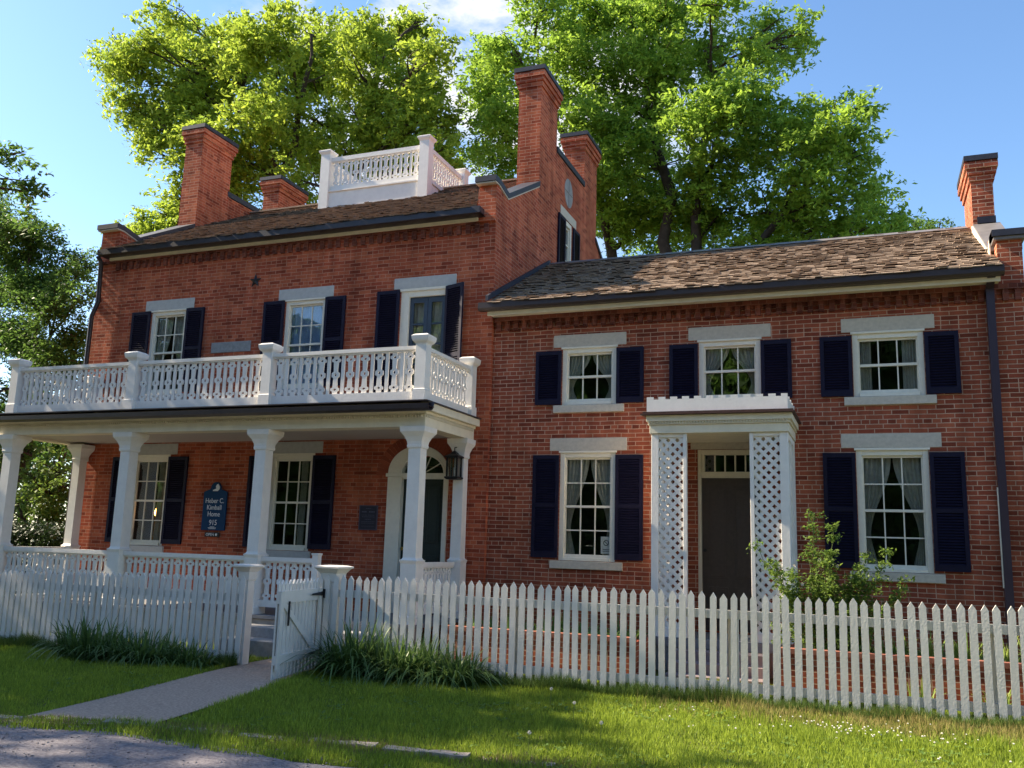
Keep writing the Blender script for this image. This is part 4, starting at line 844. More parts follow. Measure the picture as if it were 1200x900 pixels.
# ============================================================ TREES
def leaf_mat(name, a, b, tr=.55):
    m = mat(name, a, .5, .25, nscale=1.3, island=.6, col2=b, trans=tr); return m
M_leafL = leaf_mat('leaves_yellow_green', (.50, .60, .07), (.15, .25, .035))
M_leafR = leaf_mat('leaves_fresh_green', (.42, .58, .07), (.12, .24, .035))
M_leafD = leaf_mat('leaves_dark_green', (.16, .27, .05), (.04, .09, .02))
M_leafB = leaf_mat('leaves_bush', (.22, .30, .05), (.06, .13, .03))
def leaf_cloud(centres, radii, n_tuft, n_leaf, size, g, tuft_r=.28, flat=.6, sub=False, spray=.55):
    """returns verts, faces: rhombic leaves scattered in tufts that hang through ellipsoids"""
    V = []
    if sub:
        c2, r2 = [], []
        for c, r in zip(centres, radii):
            for q in range(6):
                o_ = g.normal(size=3); o_ /= np.linalg.norm(o_); c2.append(np.array(c) + o_ * r * g.uniform(.2, 1.0) * np.array([1, 1, .85])); r2.append(r * g.uniform(.3, .62))
        centres, radii = c2, r2
    for c, r in zip(centres, radii):
        k = max(3, int(n_tuft * r * r)); d = g.normal(size=(k, 3)); d /= np.linalg.norm(d, axis=1)[:, None]
        rad = g.random(k) ** (1 / 2.4); tc_ = np.array(c) + d * rad[:, None] * np.array([r, r, r * .8]) * (1 + g.normal(0, .12, size=(k, 1)))
        nl = np.maximum(4, (n_leaf * g.uniform(.4, 1.4, k)).astype(int)); idx = np.repeat(np.arange(k), nl)
        if sub:
            dd = d + g.normal(0, .55, (k, 3)); dd[:, 2] -= .25; dd /= np.linalg.norm(dd, axis=1)[:, None]
            t_ = g.random(len(idx)) ** .8; sp = spray * g.uniform(.5, 1.3, (k, 1))
            p = tc_[idx] + dd[idx] * sp[idx] * t_[:, None] + np.clip(g.normal(size=(len(idx), 3)), -1.8, 1.8) * np.array([tuft_r, tuft_r, tuft_r * .6]) * (.25 + .35 * t_[:, None]); p[:, 2] -= .25 * sp[idx][:, 0] * t_ ** 2
        else: p = tc_[idx] + np.clip(g.normal(size=(len(idx), 3)), -1.5, 1.5) * np.array([tuft_r, tuft_r, tuft_r * flat])
        V.append(p)
    p = np.concatenate(V); n = len(p)
    nrm = g.normal(size=(n, 3)); nrm[:, 2] = np.abs(nrm[:, 2]) + .5; nrm /= np.linalg.norm(nrm, axis=1)[:, None]
    a = np.cross(nrm, g.normal(size=(n, 3))); a /= np.linalg.norm(a, axis=1)[:, None]; b = np.cross(nrm, a)
    s = size * g.uniform(.6, 1.35, (n, 1)); a = a * s; b = b * s * .42
    v = np.stack([p - a, p + b + nrm * s * .12, p + a, p - b + nrm * s * .12], 1).reshape(-1, 3)
    f = np.arange(n * 4).reshape(-1, 4); return v, f
def limb(mb, a, b, r0, r1, rnd, sag=.15, n=7):
    a = Vector(a); b = Vector(b); ln_ = (b - a).length; pts = []; rr = []
    o1 = Vector((rnd.uniform(-1, 1), rnd.uniform(-1, 1), rnd.uniform(-.2, .8))) * ln_ * sag
    for k in range(n + 1):
        t = k / n; p = a.lerp(b, t) + o1 * math.sin(math.pi * t) * (1 - t * .4) + Vector((rnd.uniform(-1, 1), rnd.uniform(-1, 1), rnd.uniform(-1, 1))) * ln_ * .015 * (0 < k < n)
        pts.append(p); rr.append(r0 + (r1 - r0) * t)
    mb.tube(pts, rr, 6, cap=False); return pts
def tree(name, base, tops, clumps, leafm, seed, n_tuft, n_leaf, size, trunk_r, label, cat='tree', group=None, twig=5, cluster=9, tuft_r=.21):
    """tops: main leader end points. every clump hangs on the nearest leader"""
    rnd = random.Random(seed); g = np.random.default_rng(seed)
    t = empty(name, (base[0], base[1], base[2]), label=label, cat=cat, group=group)
    m_ = MB(); leaders = []
    fork = Vector(base) + (Vector(tops[0]) - Vector(base)) * .18; fork.x = base[0]; fork.y = base[1]
    fork.z = base[2] + max(1.5, (tops[0][2] - base[2]) * .2)
    m_.tube([Vector(base) - Vector((0, 0, .2)), Vector(base) + Vector((0, 0, .3)), fork], [trunk_r * 1.5, trunk_r * 1.05, trunk_r * .85], 12, cap=False)
    for tp in tops: leaders.append(limb(m_, fork - Vector((0, 0, .15)), tp, trunk_r * .7, trunk_r * .12, rnd, .06, 14))
    allp = [(p, i / (len(ld) - 1)) for ld in leaders for i, p in enumerate(ld)]
    for (x, y, z, r) in clumps:
        c = Vector((x, y, z)); best = min(allp[:], key=lambda q: (q[0] - c).length + (1.2 if q[0].z > c.z - .2 * (c - q[0]).length else 0) + (8 if q[1] < .12 else 0))
        a = best[0]; rb = trunk_r * .42 * (1 - best[1] * .75); pts = limb(m_, a, c, rb, .025, rnd, .12)
        for k in range(twig):
            d = Vector((rnd.gauss(0, 1), rnd.gauss(0, 1), rnd.gauss(.2, .8))).normalized() * r * rnd.uniform(.6, 1.05); s0 = pts[rnd.randint(3, len(pts) - 1)]; limb(m_, s0, c + d, .03, .008, rnd, .15, 4)
    m_.build('trunk', M_bark, t, smooth=True)
    cs = [c[:3] for c in clumps]; rs = [c[3] for c in clumps]
    v, f = leaf_cloud(cs, rs, n_tuft, n_leaf, size, g, tuft_r, sub=True, spray=6.2 * size)
    fast_mesh('crown', v, f, leafm, t)
    return t
LT_ = [(-22.8, 8.4, 16.5, 1.12), (-24.6, 11.5, 19.3, 1.16), (-22.7, 11.2, 17.3, 1.34), (-23.8, 8.9, 16.2, 0.84), (-23.3, 10.0, 15.0, 0.92), (-23.4, 9.8, 14.1, 0.61), (-22.4, 10.7, 15.5, 1.24), (-21.5, 11.3, 16.7, 1.42), (-17.8, 8.2, 15.3, 1.04), (-16.4, 7.9, 15.2, 1.06), (-17.7, 11.5, 17.5, 1.28), (-14.9, 9.7, 16.1, 1.17), (-14.4, 11.2, 16.8, 1.1), (-11.4, 7.8, 14.0, 0.74), (-12.2, 9.8, 14.2, 0.74), (-13.7, 11.0, 14.9, 1.27), (-14.0, 8.8, 14.0, 1.32), (-17.7, 12.0, 16.1, 1.53), (-19.4, 11.8, 15.9, 1.55), (-17.6, 7.9, 12.8, 1.28), (-18.9, 7.9, 12.3, 0.94), (-18.0, 10.2, 13.3, 1.44), (-17.5, 11.9, 14.4, 1.51), (-14.3, 9.5, 12.9, 1.34), (-12.4, 8.8, 12.3, 1.07), (-11.9, 9.7, 12.5, 0.68), (-10.8, 7.9, 10.9, 0.43), (-11.7, 8.8, 11.0, 0.75), (-13.8, 9.7, 12.0, 1.07), (-18.8, 10.0, 12.5, 1.15), (-18.9, 8.8, 11.7, 0.83), (-16.1, 8.8, 11.0, 1.06), (-20.2, 8.8, 11.5, 0.5), (-15.4, 9.8, 11.9, 1.09), (-19.1, 9.1, 16.7, 0.57), (-21.5, 7.9, 17.3, 0.52), (-13.8, 11.5, 17.6, 0.58)]
RT = [(-12.1, 14.0, 16.8, 1.16), (-12.5, 14.0, 15.6, 0.92), (-9.7, 10.0, 14.8, 0.99), (-10.2, 10.2, 12.5, 1.04), (-12.2, 13.5, 13.4, 0.71), (-10.8, 13.0, 12.7, 1.09), (-9.5, 12.7, 14.5, 1.41), (-8.4, 11.2, 15.3, 1.33), (-8.0, 12.5, 17.1, 1.4), (-6.5, 12.5, 16.5, 1.37), (-5.2, 12.4, 16.5, 1.34), (-3.7, 10.5, 15.5, 0.74), (-6.9, 11.7, 14.7, 1.33), (-5.5, 11.5, 14.4, 1.29), (-4.5, 13.0, 15.3, 1.08), (-2.5, 14.2, 16.6, 0.77), (-1.7, 14.0, 15.9, 0.75), (-1.2, 12.2, 15.1, 0.45), (-2.5, 11.8, 14.3, 0.8), (-2.7, 11.0, 12.8, 1.02), (-3.3, 10.0, 12.1, 1.17), (-4.2, 9.9, 11.8, 1.3), (-5.8, 11.8, 12.9, 1.3), (-7.3, 11.2, 12.5, 1.29), (-6.8, 11.5, 11.2, 1.29), (-6.0, 13.7, 12.1, 1.51), (-4.1, 12.1, 11.1, 1.4), (-2.6, 12.3, 11.8, 1.31), (-1.3, 10.8, 11.5, 0.98), (-0.5, 9.9, 11.0, 0.71), (-0.0, 11.2, 10.8, 0.74), (-1.3, 10.4, 10.1, 1.14), (-0.3, 12.0, 10.1, 1.0), (0.6, 14.2, 10.6, 0.76), (0.9, 12.8, 9.5, 0.38), (0.3, 10.6, 8.4, 0.71), (-1.1, 13.7, 9.8, 1.28), (-2.5, 13.3, 10.1, 1.28), (-4.0, 13.0, 9.9, 1.3), (-5.7, 13.8, 10.3, 1.36), (-7.2, 13.2, 10.2, 1.22), (0.1, 13.3, 13.0, 0.45), (-7.5, 11.4, 10.5, 0.9), (-8.2, 14.1, 20.1, 1.8), (-6.1, 14.0, 19.6, 1.74), (-8.8, 10.5, 17.0, 1.19), (0.5, 12, 8.4, 0.6), (-0.1, 12, 8.3, 0.61), (-1.0, 12, 8.4, 0.71), (-2.4, 12, 8.5, 0.73), (0.8, 12, 8.6, 0.37), (-3.8, 12, 8.4, 0.74)]
FL = [(-22.7, 4.4, 8.6, 0.89), (-22.4, 5.1, 8.5, 0.75), (-22.6, 4.7, 7.1, 1.03), (-21.7, 5.2, 7.4, 0.79), (-21.1, 5.3, 7.8, 0.54), (-20.4, 4.0, 6.0, 0.83), (-19.2, 3.8, 6.1, 0.45), (-23.8, 5.8, 5.9, 1.03), (-20.7, 4.4, 4.8, 0.7), (-19.5, 4.4, 4.4, 0.46), (-23.8, 6.2, 4.4, 0.9), (-20.4, 4.9, 5.2, 0.43), (-26.4, 5.8, 8.5, 1.62), (-25.1, 4.9, 5.5, 1.52), (-25.8, 5.3, 10.3, 1.07)]
FL += [(-21.8, 4.6, 6.6, .7), (-21.2, 4.8, 6.6, .6), (-22.0, 5.0, 5.0, .7), (-20.0, 4.6, 5.2, .5), (-22.6, 5.0, 5.6, .7), (-20.0, 4.4, 7.0, .45), (-23.2, 5.1, 8.0, .8), (-21.2, 4.8, 3.6, .7), (-20.2, 4.6, 3.2, .6)]
UP = [(-20.9, 4.6, 1.4, 0.69), (-19.8, 4.4, 1.8, 0.56), (-21.7, 4.8, 2.4, 0.59), (-20.1, 4.4, 1.0, 0.68), (-19.4, 4.3, 1.2, 0.44), (-23.2, 4.8, 1.4, 0.96), (-23.4, 5.7, 3.0, 0.75), (-22.2, 5.0, .6, .8), (-20.6, 5.2, .2, .8)]
SM = [(-28.7, 15.2, 13.2, 0.73), (-27.6, 15.4, 13.6, 0.73), (-26.8, 15.5, 13.0, 0.65), (-28.5, 15.7, 12.8, 1.04), (-25.7, 15.4, 15.1, 0.87), (-26.2, 15.7, 13.9, 0.95), (-28.4, 14.2, 12.3, 0.57)]
RS = [(1.4, 22.5, 12.4, 0.46), (2.1, 22.5, 12.4, 0.45), (2.8, 22.0, 12.1, 0.44), (3.0, 21.6, 11.5, 0.5), (2.0, 21.2, 11.3, 0.62)]
LT = [(x, y, z, r * 1.0) for x, y, z, r in LT_] + [(-21.5, 9.2, 14.2, .8), (-20.6, 9.6, 12.6, .8), (-21.2, 9.5, 15.4, 1.0), (-19.6, 9.2, 16.2, .9), (-20.4, 9.0, 13.6, .7), (-22.6, 10, 16.2, 1.0), (-20.5, 10.5, 17.0, .9), (-22.3, 9, 13.7, 0.76), (-22.5, 9, 13.1, 0.59), (-21.1, 9, 12.8, 0.75), (-20.5, 9, 12.0, 0.62), (-21.0, 9, 11.3, 0.51), (-20.0, 9, 12.3, 0.74), (-23.7, 9, 14.9, 0.78), (-24.4, 9, 17.0, 0.67), (-19.5, 9, 11.4, 0.67), (-11.4, 9, 12.7, 0.66), (-11.2, 9, 10.9, 0.4)]
tree('broadleaf_tree', (-17.5, 10, -1.7), [(-20.3, 10.2, 16.5), (-17, 10, 16.8), (-14, 9.8, 15.5)], LT, M_leafL, 21, 74, 26, .092, .42, 'large yellow green tree rising behind the left half of the roof')
tree('broadleaf_tree', (-5.6, 12.5, -1.7), [(-6.6, 12.6, 18.5), (-4.2, 12.3, 15.2), (-9.6, 12.5, 15.5), (-1.2, 12, 11.2)], RT, M_leafR, 22, 74, 26, .087, .40, 'largest green tree rising behind the wing roof, cut by the top edge')
tree('broadleaf_tree', (-22.2, 4.9, -1.7), [(-22.4, 4.8, 8.2), (-24.6, 5.3, 8.5), (-20.9, 4.6, 6.2)], FL, M_leafD, 23, 150, 26, .06, .16, 'sparse dark green tree at the left edge beside the house', tuft_r=.22)
tree('leafy_bush', (-21, 4.9, -1.7), [(-21, 4.8, 1.6), (-20.3, 4.6, 1.2), (-22.5, 4.9, 1.5)], UP, M_leafB, 24, 80, 22, .075, .07, 'sunny green bush seen under the left end of the porch', 'bush', tuft_r=.2)
tree('broadleaf_tree', (-27.2, 15.3, -1.7), [(-27.2, 15.3, 13), (-26, 15.6, 14.4)], SM, M_leafL, 25, 90, 24, .10, .2, 'small yellow green treetop behind the left chimney')
tree('broadleaf_tree', (2.2, 22, -1.7), [(2.2, 22, 11.8), (2.9, 21.9, 11.5)], RS, M_leafD, 26, 130, 24, .075, .2, 'distant dark treetop peeking over the wing ridge near its chimney')
# clipped hedge behind the left end of the porch
g = np.random.default_rng(31); hb = empty('hedge', (-18, 2.6, -1.7), label='dark hedge seen between the left porch columns', cat='hedge')
cs = [(-20.5 + .45 * (i % 10), 2.4 + .5 * (i // 30), -1.4 + .62 * ((i // 10) % 3)) for i in range(60)]
v, f = leaf_cloud(cs, [.42] * 60, 230, 26, .05, g, .12, .9); fast_mesh('foliage', v, f, mat('hedge_leaves', (.035, .07, .02), .5, .3, nscale=2, island=.5, col2=(.012, .03, .01), trans=.2), hb)
m_ = MB()
for i in range(12): x = -20.4 + i * .38; m_.tube([(x, 2.65, -1.75), (x + .05, 2.6, -.5), (x - .04, 2.7, .2)], [.04, .03, .012], 6)
m_.build('stem', M_bark, hb)
# more greenery along the back of the lots, left and right
for i, (x, y, h, r, lb) in enumerate(((-31, 13, 5.5, 2.6, 'round shadowy tree far behind the left side of the porch'), (-36, 5, 4.0, 2.4, 'low dark tree at the far left behind the balcony rail'), (6.8, 10, 5.2, 1.7, 'pale green tree just past the right end of the wing'))):
    rr = random.Random(i + 50); cl = []
    for k in range(16):
        a = rr.uniform(0, 6.28); q = rr.uniform(.2, 1) * r; cl.append((x + q * math.cos(a), y + q * math.sin(a), h * rr.uniform(.25, 1.0) - .5, rr.uniform(.5, .85) * r * .55))
    tree('broadleaf_tree', (x, y, -1.7), [(x, y, h * .9), (x + r * .5, y, h * .7)], cl, M_leafD if i < 2 else M_leafB, 60 + i, 18, 20, .13, .2, lb, twig=3)
# street trees that stand off to the left: they throw the dappled shade on lawn and fence
def street_tree(x, y, h, r, seed, lb, n=26, extra=(), nt_=50, ls=.075, elo=-.5):
    rr = random.Random(seed); cl = []
    for k in range(n):
        a = rr.uniform(0, 6.28); e = rr.uniform(elo, 1); q = math.sqrt(max(0, 1 - e * e * .8)) * rr.uniform(.35, 1) * r
        cl.append((x + q * math.cos(a), y + q * math.sin(a), h + e * r * .75, rr.uniform(.24, .36) * r))
    cl += list(extra)
    return tree('broadleaf_tree', (x, y, -1.7), [(x, y, h + r * .6), (x + r * .4, y + .5, h + r * .3), (x - r * .4, y - .4, h + r * .3)], cl, M_leafD, seed, nt_, 24, ls, .33, lb, twig=3)
street_tree(-20.3, -7.7, 8.1, 4.6, 71, 'spreading tree left of the view, its leaf tips hanging in at the top left', n=36, nt_=38, extra=((-17.6, 0.1, 8.3, .42), (-16.9, 0.0, 7.3, .28), (-17.5, -.5, 7.4, .35), (-18.4, -1.2, 8.2, .9), (-18.8, -2.6, 8.4, 1.0)))
street_tree(-27.5, -7.0, 8.6, 4.4, 72, 'second spreading tree left of the view, farther along the road')
# trees across the road, behind the camera: the panes mirror them
for i, (x, y, h, r) in enumerate(((-34, -31, 7, 6), (-25, -33, 7.5, 6), (-17, -31, 7, 5.5), (-9.5, -33, 7, 5.5), (-2, -31, 7, 5.5), (5.5, -33, 7, 5.5), (14, -31, 7, 6))):
    street_tree(x, y, h, r, 80 + i, ['leftmost', 'second', 'third', 'middle', 'fifth', 'sixth', 'last'][i] + ' tree, counted from the left, across the road behind the viewer', n=50, nt_=22, ls=.40, elo=-1.5)

hr = empty('hedge', (-8, -27, -1.7), label='added unseen hedge across the road behind the viewer, darkening the mirrored sky', cat='hedge')  # added out of view to close the bright low sky mirrored in the panes
g = np.random.default_rng(41); cs = [(-44 + .9 * i, -27 + g.normal(0, .5), z + g.normal(0, .2)) for i in range(78) for z in (-.8, .8, 2.2)]
v, f = leaf_cloud(cs, [1.2] * len(cs), 26, 22, .22, g, .3, .8); fast_mesh('foliage', v, f, M_leafD, hr)
m_ = MB()
for i in range(24): x = -43 + i * 2.9; m_.tube([(x, -27, -1.8), (x + .1, -27, .5), (x - .1, -26.9, 2.4)], [.07, .05, .02], 6)
m_.build('stem', M_bark, hr)
# ============================================================ PLANTS AND GRASS
def arch_blades(name, cx, cy, rx, ry, n, ln, wd, m, seed, label, cat, group=None, z=None, curl=1.0):
    g = np.random.default_rng(seed); rr = g.random(n) ** .5; a = g.random(n) * 6.283
    bx = cx + rr * rx * np.cos(a); by = cy + rr * ry * np.sin(a); bz = np.array([gz(p, q) for p, q in zip(bx, by)]) if z is None else np.full(n, z)
    da = a + g.normal(0, .9, n); L_ = ln * g.uniform(.5, 1.15, n); lean = g.uniform(.15, .95, n) * curl; seg = 6; V = []
    dx, dy = np.cos(da), np.sin(da); W = wd * g.uniform(.6, 1.2, n); sx, sy = -dy, dx
    for k in range(seg + 1):
        t = k / seg; hx = L_ * lean * (t ** 1.6) * .85; hz = L_ * (t * (1.05 - .25 * lean) - .75 * lean * t ** 3); ww_ = W * (1 - t ** 2.2) + .0008
        V.append(np.stack([bx + dx * hx - sx * ww_, by + dy * hx - sy * ww_, bz + hz - .02], 1)); V.append(np.stack([bx + dx * hx + sx * ww_, by + dy * hx + sy * ww_, bz + hz - .02], 1))
    V = np.stack(V, 1); F = []
    base = np.arange(n)[:, None] * (2 * (seg + 1))
    for k in range(seg): F.append(base + np.array([2 * k, 2 * k + 1, 2 * k + 3, 2 * k + 2]))
    o = fast_mesh(name, V.reshape(-1, 3), np.stack(F, 1).reshape(-1, 4), m); tag(o, label=label, cat=cat, group=group); return o
M_blade = mat('lily_leaves', (.16, .25, .06), .45, .3, nscale=3, island=.6, col2=(.05, .10, .03), trans=.35)
M_bladey = mat('iris_leaves', (.30, .36, .07), .45, .3, nscale=3, island=.6, col2=(.12, .20, .04), trans=.4)
for i, (x, y, rx, ry, n, ln, lb) in enumerate(((-9.75, -3.95, .45, .3, 170, .62, 'leftmost clump of long leaves at the foot of the left fence'), (-8.9, -3.95, .5, .28, 200, .52, 'dark middle clump of long leaves before the left fence'), (-8.25, -3.85, .35, .22, 110, .40, 'low clump of long leaves nearest the left gate post'),
     (-5.75, -3.85, .35, .25, 160, .72, 'upright clump of long leaves right of the gate'), (-5.1, -3.85, .45, .28, 260, .60, 'broad arching clump of long leaves before the right fence'), (-4.5, -3.85, .35, .25, 170, .52, 'dark rounded clump of long leaves farthest from the gate'))):
    arch_blades('lily_clump', x, y, rx, ry, int(n * 3.0), ln * 1.12, .0135, M_blade, 100 + i, lb, 'plant', 'long leaved clumps along the fence', curl=1.25)
rp = random.Random(9)
for i in range(8):
    x = [-.15, .22, .6, .95, 1.3, 1.62, .45, 1.15][i]; y = [-1.9, -1.8, -1.95, -1.85, -1.9, -1.9, -2.75, -2.7][i]
    wh = ['%s yellow green leafy clump from the left %s' % (o_, p_) for o_, p_ in (('first', 'on the right garden wall'), ('second', 'on the right garden wall'), ('third', 'on the right garden wall'), ('fourth', 'on the right garden wall'), ('fifth', 'on the right garden wall'), ('sixth', 'on the right garden wall'), ('left', 'between garden wall and fence'), ('right', 'between garden wall and fence'))][i]
    arch_blades('iris_clump', x, y, .14, .12, 60, .48 if i < 6 else .38, .012, M_bladey, 130 + i, wh, 'plant', 'bright clumps behind the right fence', z=-1.2 if i < 6 else None, curl=.7)
for i in range(5):
    x = -5.0 + i * .5; wh = 'dark green clump number %d from the left on the left garden wall' % (i + 1)
    arch_blades('garden_plant', x, -1.8, .2, .2, 90, .42, .014, M_blade, 150 + i, ['dark leafy clump at the left end of the left garden wall', 'second dark leafy clump on the left garden wall', 'middle dark leafy clump on the left garden wall', 'fourth dark leafy clump on the left garden wall', 'dark leafy clump beside the lattice entrance steps'][i], 'plant', 'dark clumps on the left garden wall', z=-1.2)
# rose bush
rb = empty('rose_bush', (-.6, -2.0, -1.2), label='rose bush with tall leafy shoots in front of the right lattice panel', cat='bush')
rr = random.Random(12); st = MB(); C_ = []; Rr = []
shoots = [(-.55, -2.0, -.62, -2.1, .48), (-.6, -2.0, -.40, -2.2, .30), (-.75, -1.9, -1.25, -2.2, .05), (-.7, -2.0, -1.05, -2.3, -.1), (-.35, -1.9, -.05, -2.2, -.02), (-.3, -2.0, .22, -2.3, .06), (-.3, -1.9, .30, -2.2, -.30), (-.5, -2.0, -.72, -2.0, .1), (-.45, -2.0, -.2, -2.1, -.2), (-.6, -1.9, -.9, -1.9, -.25), (-.4, -2.0, -.45, -2.2, .0)]
for x0_, y0_, x1_, y1_, z1_ in shoots:
    pts = limb(st, (x0_, y0_, -1.2), (x1_, y1_, z1_), .010, .003, rr, .08, 10)
    for k, p in enumerate(pts[2:]):
        for q in range(3): C_.append((p.x + rr.gauss(0, .035), p.y + rr.gauss(0, .035), p.z + rr.gauss(0, .03))); Rr.append(.07 if k < 6 else .045)
for k in range(40): C_.append((rr.gauss(-.52, .28), -1.85 + rr.gauss(0, .15), rr.uniform(-1.15, -.28))); Rr.append(.13)
st.build('stem', mat('green_stem', (.10, .13, .04), .6), rb, smooth=True)
g = np.random.default_rng(33); vv = []; 
v1, f1 = leaf_cloud(C_, Rr, 900, 8, .026, g, .032, .8)
fast_mesh('leaves', v1, f1, M_leafB, rb)
fb = MB(); 
rose_m = mat('cream_flower', (.8, .72, .6), .6, .2, trans=.3)
for k in range(9):
    p = Vector((rr.choice([-1.15, -1.0, -.7, -.5, -.85]) + rr.gauss(0, .06), -2.15 + rr.gauss(0, .05), rr.uniform(-.75, -.05)))
    for q in range(5): a = q * 1.256; fb.face(p, p + Vector((.02 * math.cos(a), -.012, .02 * math.sin(a))), p + Vector((.02 * math.cos(a + .9), -.012, .02 * math.sin(a + .9))))
fb.build('blossoms', rose_m, rb)

# ---------------- lawn blades
g = np.random.default_rng(77)
def inpath(x, y):
    t = np.clip((-3.2 - y) / 3.85, 0, 1.05); l_ = -7.72 + t * .50; r2 = -6.52 + t * .74; return (x > l_ - .02) & (x < r2 + .02) & (y < -1.8) & (y > -7.13)
def lawn(n, x0, x1, y0, y1, hmin, hmax, seed, keep=None):
    g = np.random.default_rng(seed); x = g.uniform(x0, x1, n); y = g.uniform(y0, y1, n)
    k = (x > (y + 13.65) * -1.32 - .3) & (x < (y + 13.65) * .20 + .5) & ~inpath(x, y)
    if keep is not None: k &= keep(x, y, g)
    x, y = x[k], y[k]; n = len(x); z = -1.57 - .075 * np.clip((-5.9 - x) / 2, 0, 1) ** 2 * (3 - 2 * np.clip((-5.9 - x) / 2, 0, 1)) - .05 * np.clip((-3.2 - y) / 3.5, 0, 1) ** 2 * (3 - 2 * np.clip((-3.2 - y) / 3.5, 0, 1))
    pt_ = np.sin(x * 2.3 + 1.3 * np.sin(y * 1.9)) * np.cos(y * 3.1 + x) * .3 + np.sin(x * 7.1 + y * 5.3) * .2 + 1
    h = g.uniform(hmin, hmax, n) * pt_; a = g.random(n) * 6.283; lean = g.normal(0, .45, n) * h; b = g.random(n) * 6.283; wd = g.uniform(.0032, .0068, n)
    dx, dy = np.cos(a) * wd, np.sin(a) * wd
    V = np.stack([np.stack([x - dx, y - dy, z], 1), np.stack([x + dx, y + dy, z], 1), np.stack([x + np.cos(b) * lean, y + np.sin(b) * lean, z + h], 1)], 1)
    return V.reshape(-1, 3), np.arange(n * 3).reshape(-1, 3)
M_grass = mat('grass_blades', (.44, .54, .06), .55, .2, nscale=1.2, island=.7, col2=(.08, .14, .022), trans=.45)
def kp(x, y, g): 
    kerb = -7.20 + (x + 7.2) * .09; bare = np.sin(x * 3.1) * .08 + .1
    return (y > -7.62 + .04 * np.sin(x * 3)) & ~((np.abs(y - kerb) < .05) & (x < -3.5) & (g.random(len(x)) < .55)) & ((y > -7.35 + .03 * np.sin(x * 4)) | (g.random(len(x)) < .45 + .35 * (x > -5)))
v, f = lawn(400000, -14, 3, -7.7, -3.0, .025, .075, 78, kp); o = fast_mesh('lawn_grass', v, f, M_grass); tag(o, kind='stuff', label='short green lawn between fence and road', cat='grass')
v, f = lawn(90000, -14, 3, -3.75, -3.25, .06, .17, 79); o = fast_mesh('fence_grass', v, f, mat('taller_grass', (.12, .19, .04), .55, .2, nscale=2, island=.5, col2=(.05, .09, .02), trans=.3)); tag(o, kind='stuff', label='taller grass along the foot of the fence', cat='grass')
v, f = lawn(90000, -14, 3, -3.2, 0, .03, .08, 80, lambda x, y, g: (y < -2.0) | (x < -20)); o = fast_mesh('yard_grass', v, f, M_grass); tag(o, kind='stuff', label='grass of the front yard behind the fence', cat='grass')
# dry weeds near the right fence foot
v, f = lawn(60000, -2.6, 3, -4.6, -3.3, .04, .13, 81, lambda x, y, g: g.random(len(x)) < np.clip(1 - abs(y + 3.7) * 1.3, .04, 1) * np.clip((x + 2.4) / 2.4, .0, 1) * (.45 + .55 * (np.sin(x * 5.1 + y * 3) > -.2))); o = fast_mesh('dry_weeds', v, f, mat('dry_weeds', (.36, .27, .11), .7, .1, nscale=3, island=.8, col2=(.16, .20, .05), trans=.3)); tag(o, kind='stuff', label='straw coloured weeds at the foot of the right fence', cat='weeds')
v, f = lawn(70000, -10, 0, -7.6, -6.4, .02, .06, 83, lambda x, y, g: g.random(len(x)) < np.clip(1 - abs(y + 7.28 - (x + 7.2) * .09) * 3.2, 0, 1) * (.35 + .65 * (np.sin(x * 4.3 + np.sin(x * 9)) > 0))); o = fast_mesh('dry_kerb_grass', v, f, mat('straw_grass', (.33, .24, .13), .7, .1, nscale=3, island=.8, col2=(.16, .12, .06), trans=.2)); tag(o, kind='stuff', label='dry brown grass and litter along the kerb stones', cat='grass')
g = np.random.default_rng(97); n = 1500; x = g.uniform(-9, 2.2, n); y = -7.0 + 3.2 * g.random(n) ** .8; k = ~inpath(x, y) & (np.sin(x * 1.7 + 2) * np.cos(y * 2.3) > -.1); x, y = x[k], y[k]; V = []; F = []
for a, b in zip(x, y):
    z = gz(a, b) + .03; n0 = g.integers(4, 7)
    for q in range(n0):
        t = q * 6.283 / n0 + g.uniform(-.3, .3); L_ = g.uniform(.02, .045); d = np.array([math.cos(t), math.sin(t), g.uniform(.1, .6)]); sd = np.array([-math.sin(t), math.cos(t), 0]) * L_ * .28; o_ = np.array([a, b, z]); i0 = len(V)
        V += [o_, o_ + d * L_ * .55 + sd, o_ + d * L_, o_ + d * L_ * .55 - sd]; F.append((i0, i0 + 1, i0 + 2, i0 + 3))
o = fast_mesh('lawn_weeds', np.array(V), np.array(F), mat('weed_leaves', (.20, .30, .06), .6, .2, nscale=2, island=.6, col2=(.07, .14, .03), trans=.3)); tag(o, kind='stuff', label='small broad leaved weeds and clover leaves in the lawn', cat='weeds')
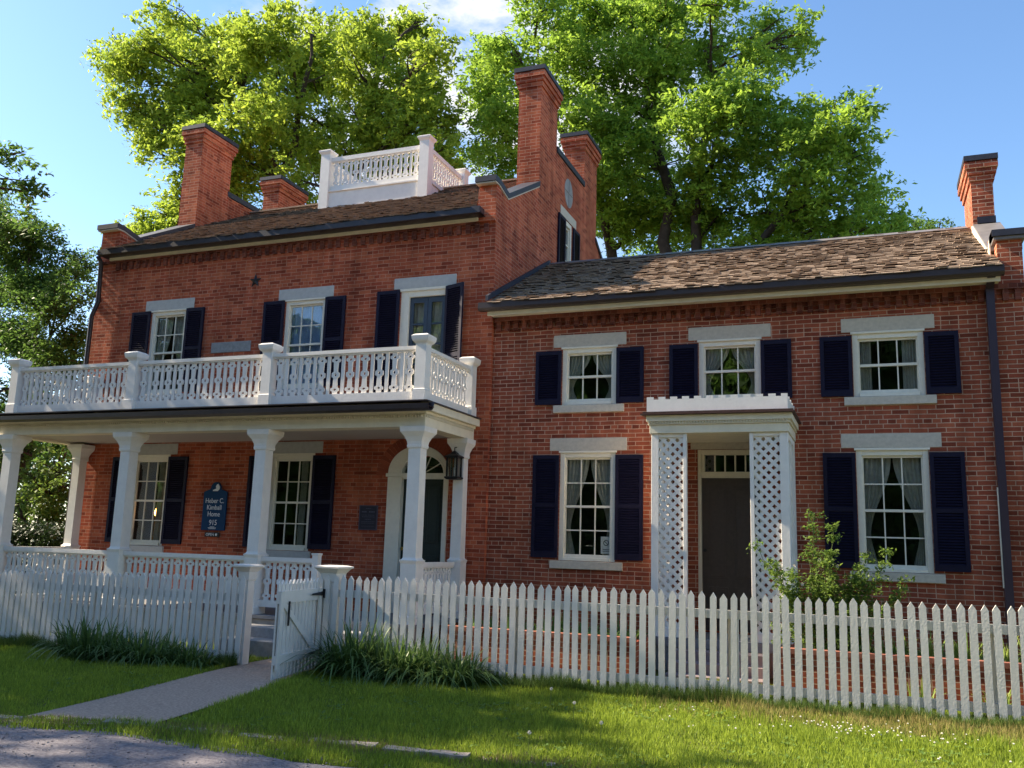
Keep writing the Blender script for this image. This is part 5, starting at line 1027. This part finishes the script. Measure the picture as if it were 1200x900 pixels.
# clover blossoms
g = np.random.default_rng(90); n = 110; x = np.concatenate([g.normal(-.1, .45, 80), g.uniform(-2, 2, 30)]); y = np.concatenate([g.normal(-4.6, .22, 80), g.uniform(-6, -4, 30)]); cm_ = MB()
for a, b in zip(x, y):
    z = gz(a, b) + g.uniform(.06, .10); r = g.uniform(.005, .0085); cm_.sqloft(a, b, [(z - r, r * .4), (z - r * .3, r), (z + r * .4, r), (z + r, r * .3)])
cl = cm_.build('clover_blossoms', mat('clover_white', (.72, .68, .58), .8, .1)); tag(cl, kind='stuff', label='white clover blossoms scattered in the sunlit lawn', cat='flowers')
for i, (a, b) in enumerate(((-2.62, -5.2), (-2.15, -5.95), (-3.05, -4.6), (-2.55, -6.6))):
    dn = empty('dandelion', (a, b, gz(a, b)), label=['dandelion clock standing left in the sunny patch edge', 'dandelion clock in the middle of the bright lawn', 'dandelion clock in the shade near the fence', 'dandelion clock nearest the road'][i], cat='dandelion', group='dandelion clocks in the lawn')
    z = gz(a, b); MB().tube([(a, b, z), (a + .005, b, z + .09), (a + .01, b, z + .17)], .0025, 5).build('stem', MATS['green_stem'], dn)
    h = MB(); gg = random.Random(i)
    for k in range(70):
        d = Vector((gg.gauss(0, 1), gg.gauss(0, 1), gg.gauss(0, 1))).normalized(); c0 = Vector((a + .01, b, z + .185)); e = c0 + d * .015; s2 = d.orthogonal().normalized() * .004; h.face(c0 + d * .006, e + s2, e - s2)
    h.build('seed_head', mat('seed_fluff', (.75, .73, .68), .8, .1, trans=.4), dn)
# loose gravel and leaf litter on the road edge
g = np.random.default_rng(95); cm_ = MB()
for k in range(900):
    a, b = g.uniform(-9, -2.5), g.uniform(-8.6, -7.35); z = gz(a, b) + .012; r = g.uniform(.004, .013); an = g.uniform(0, 6.28)
    cm_.hexa([(a + r * math.cos(an + q), b + r * math.sin(an + q), z) for q in (0, 1.3, 2.7, 4.2)], [(a + r * .6 * math.cos(an + q), b + r * .6 * math.sin(an + q), z + r * .7) for q in (0, 1.3, 2.7, 4.2)])
gr = cm_.build('loose_gravel', mat('pebble', (.36, .32, .30), .9, .1, island=.8, col2=(.16, .13, .13))); tag(gr, kind='stuff', label='loose pebbles along the road edge', cat='gravel')
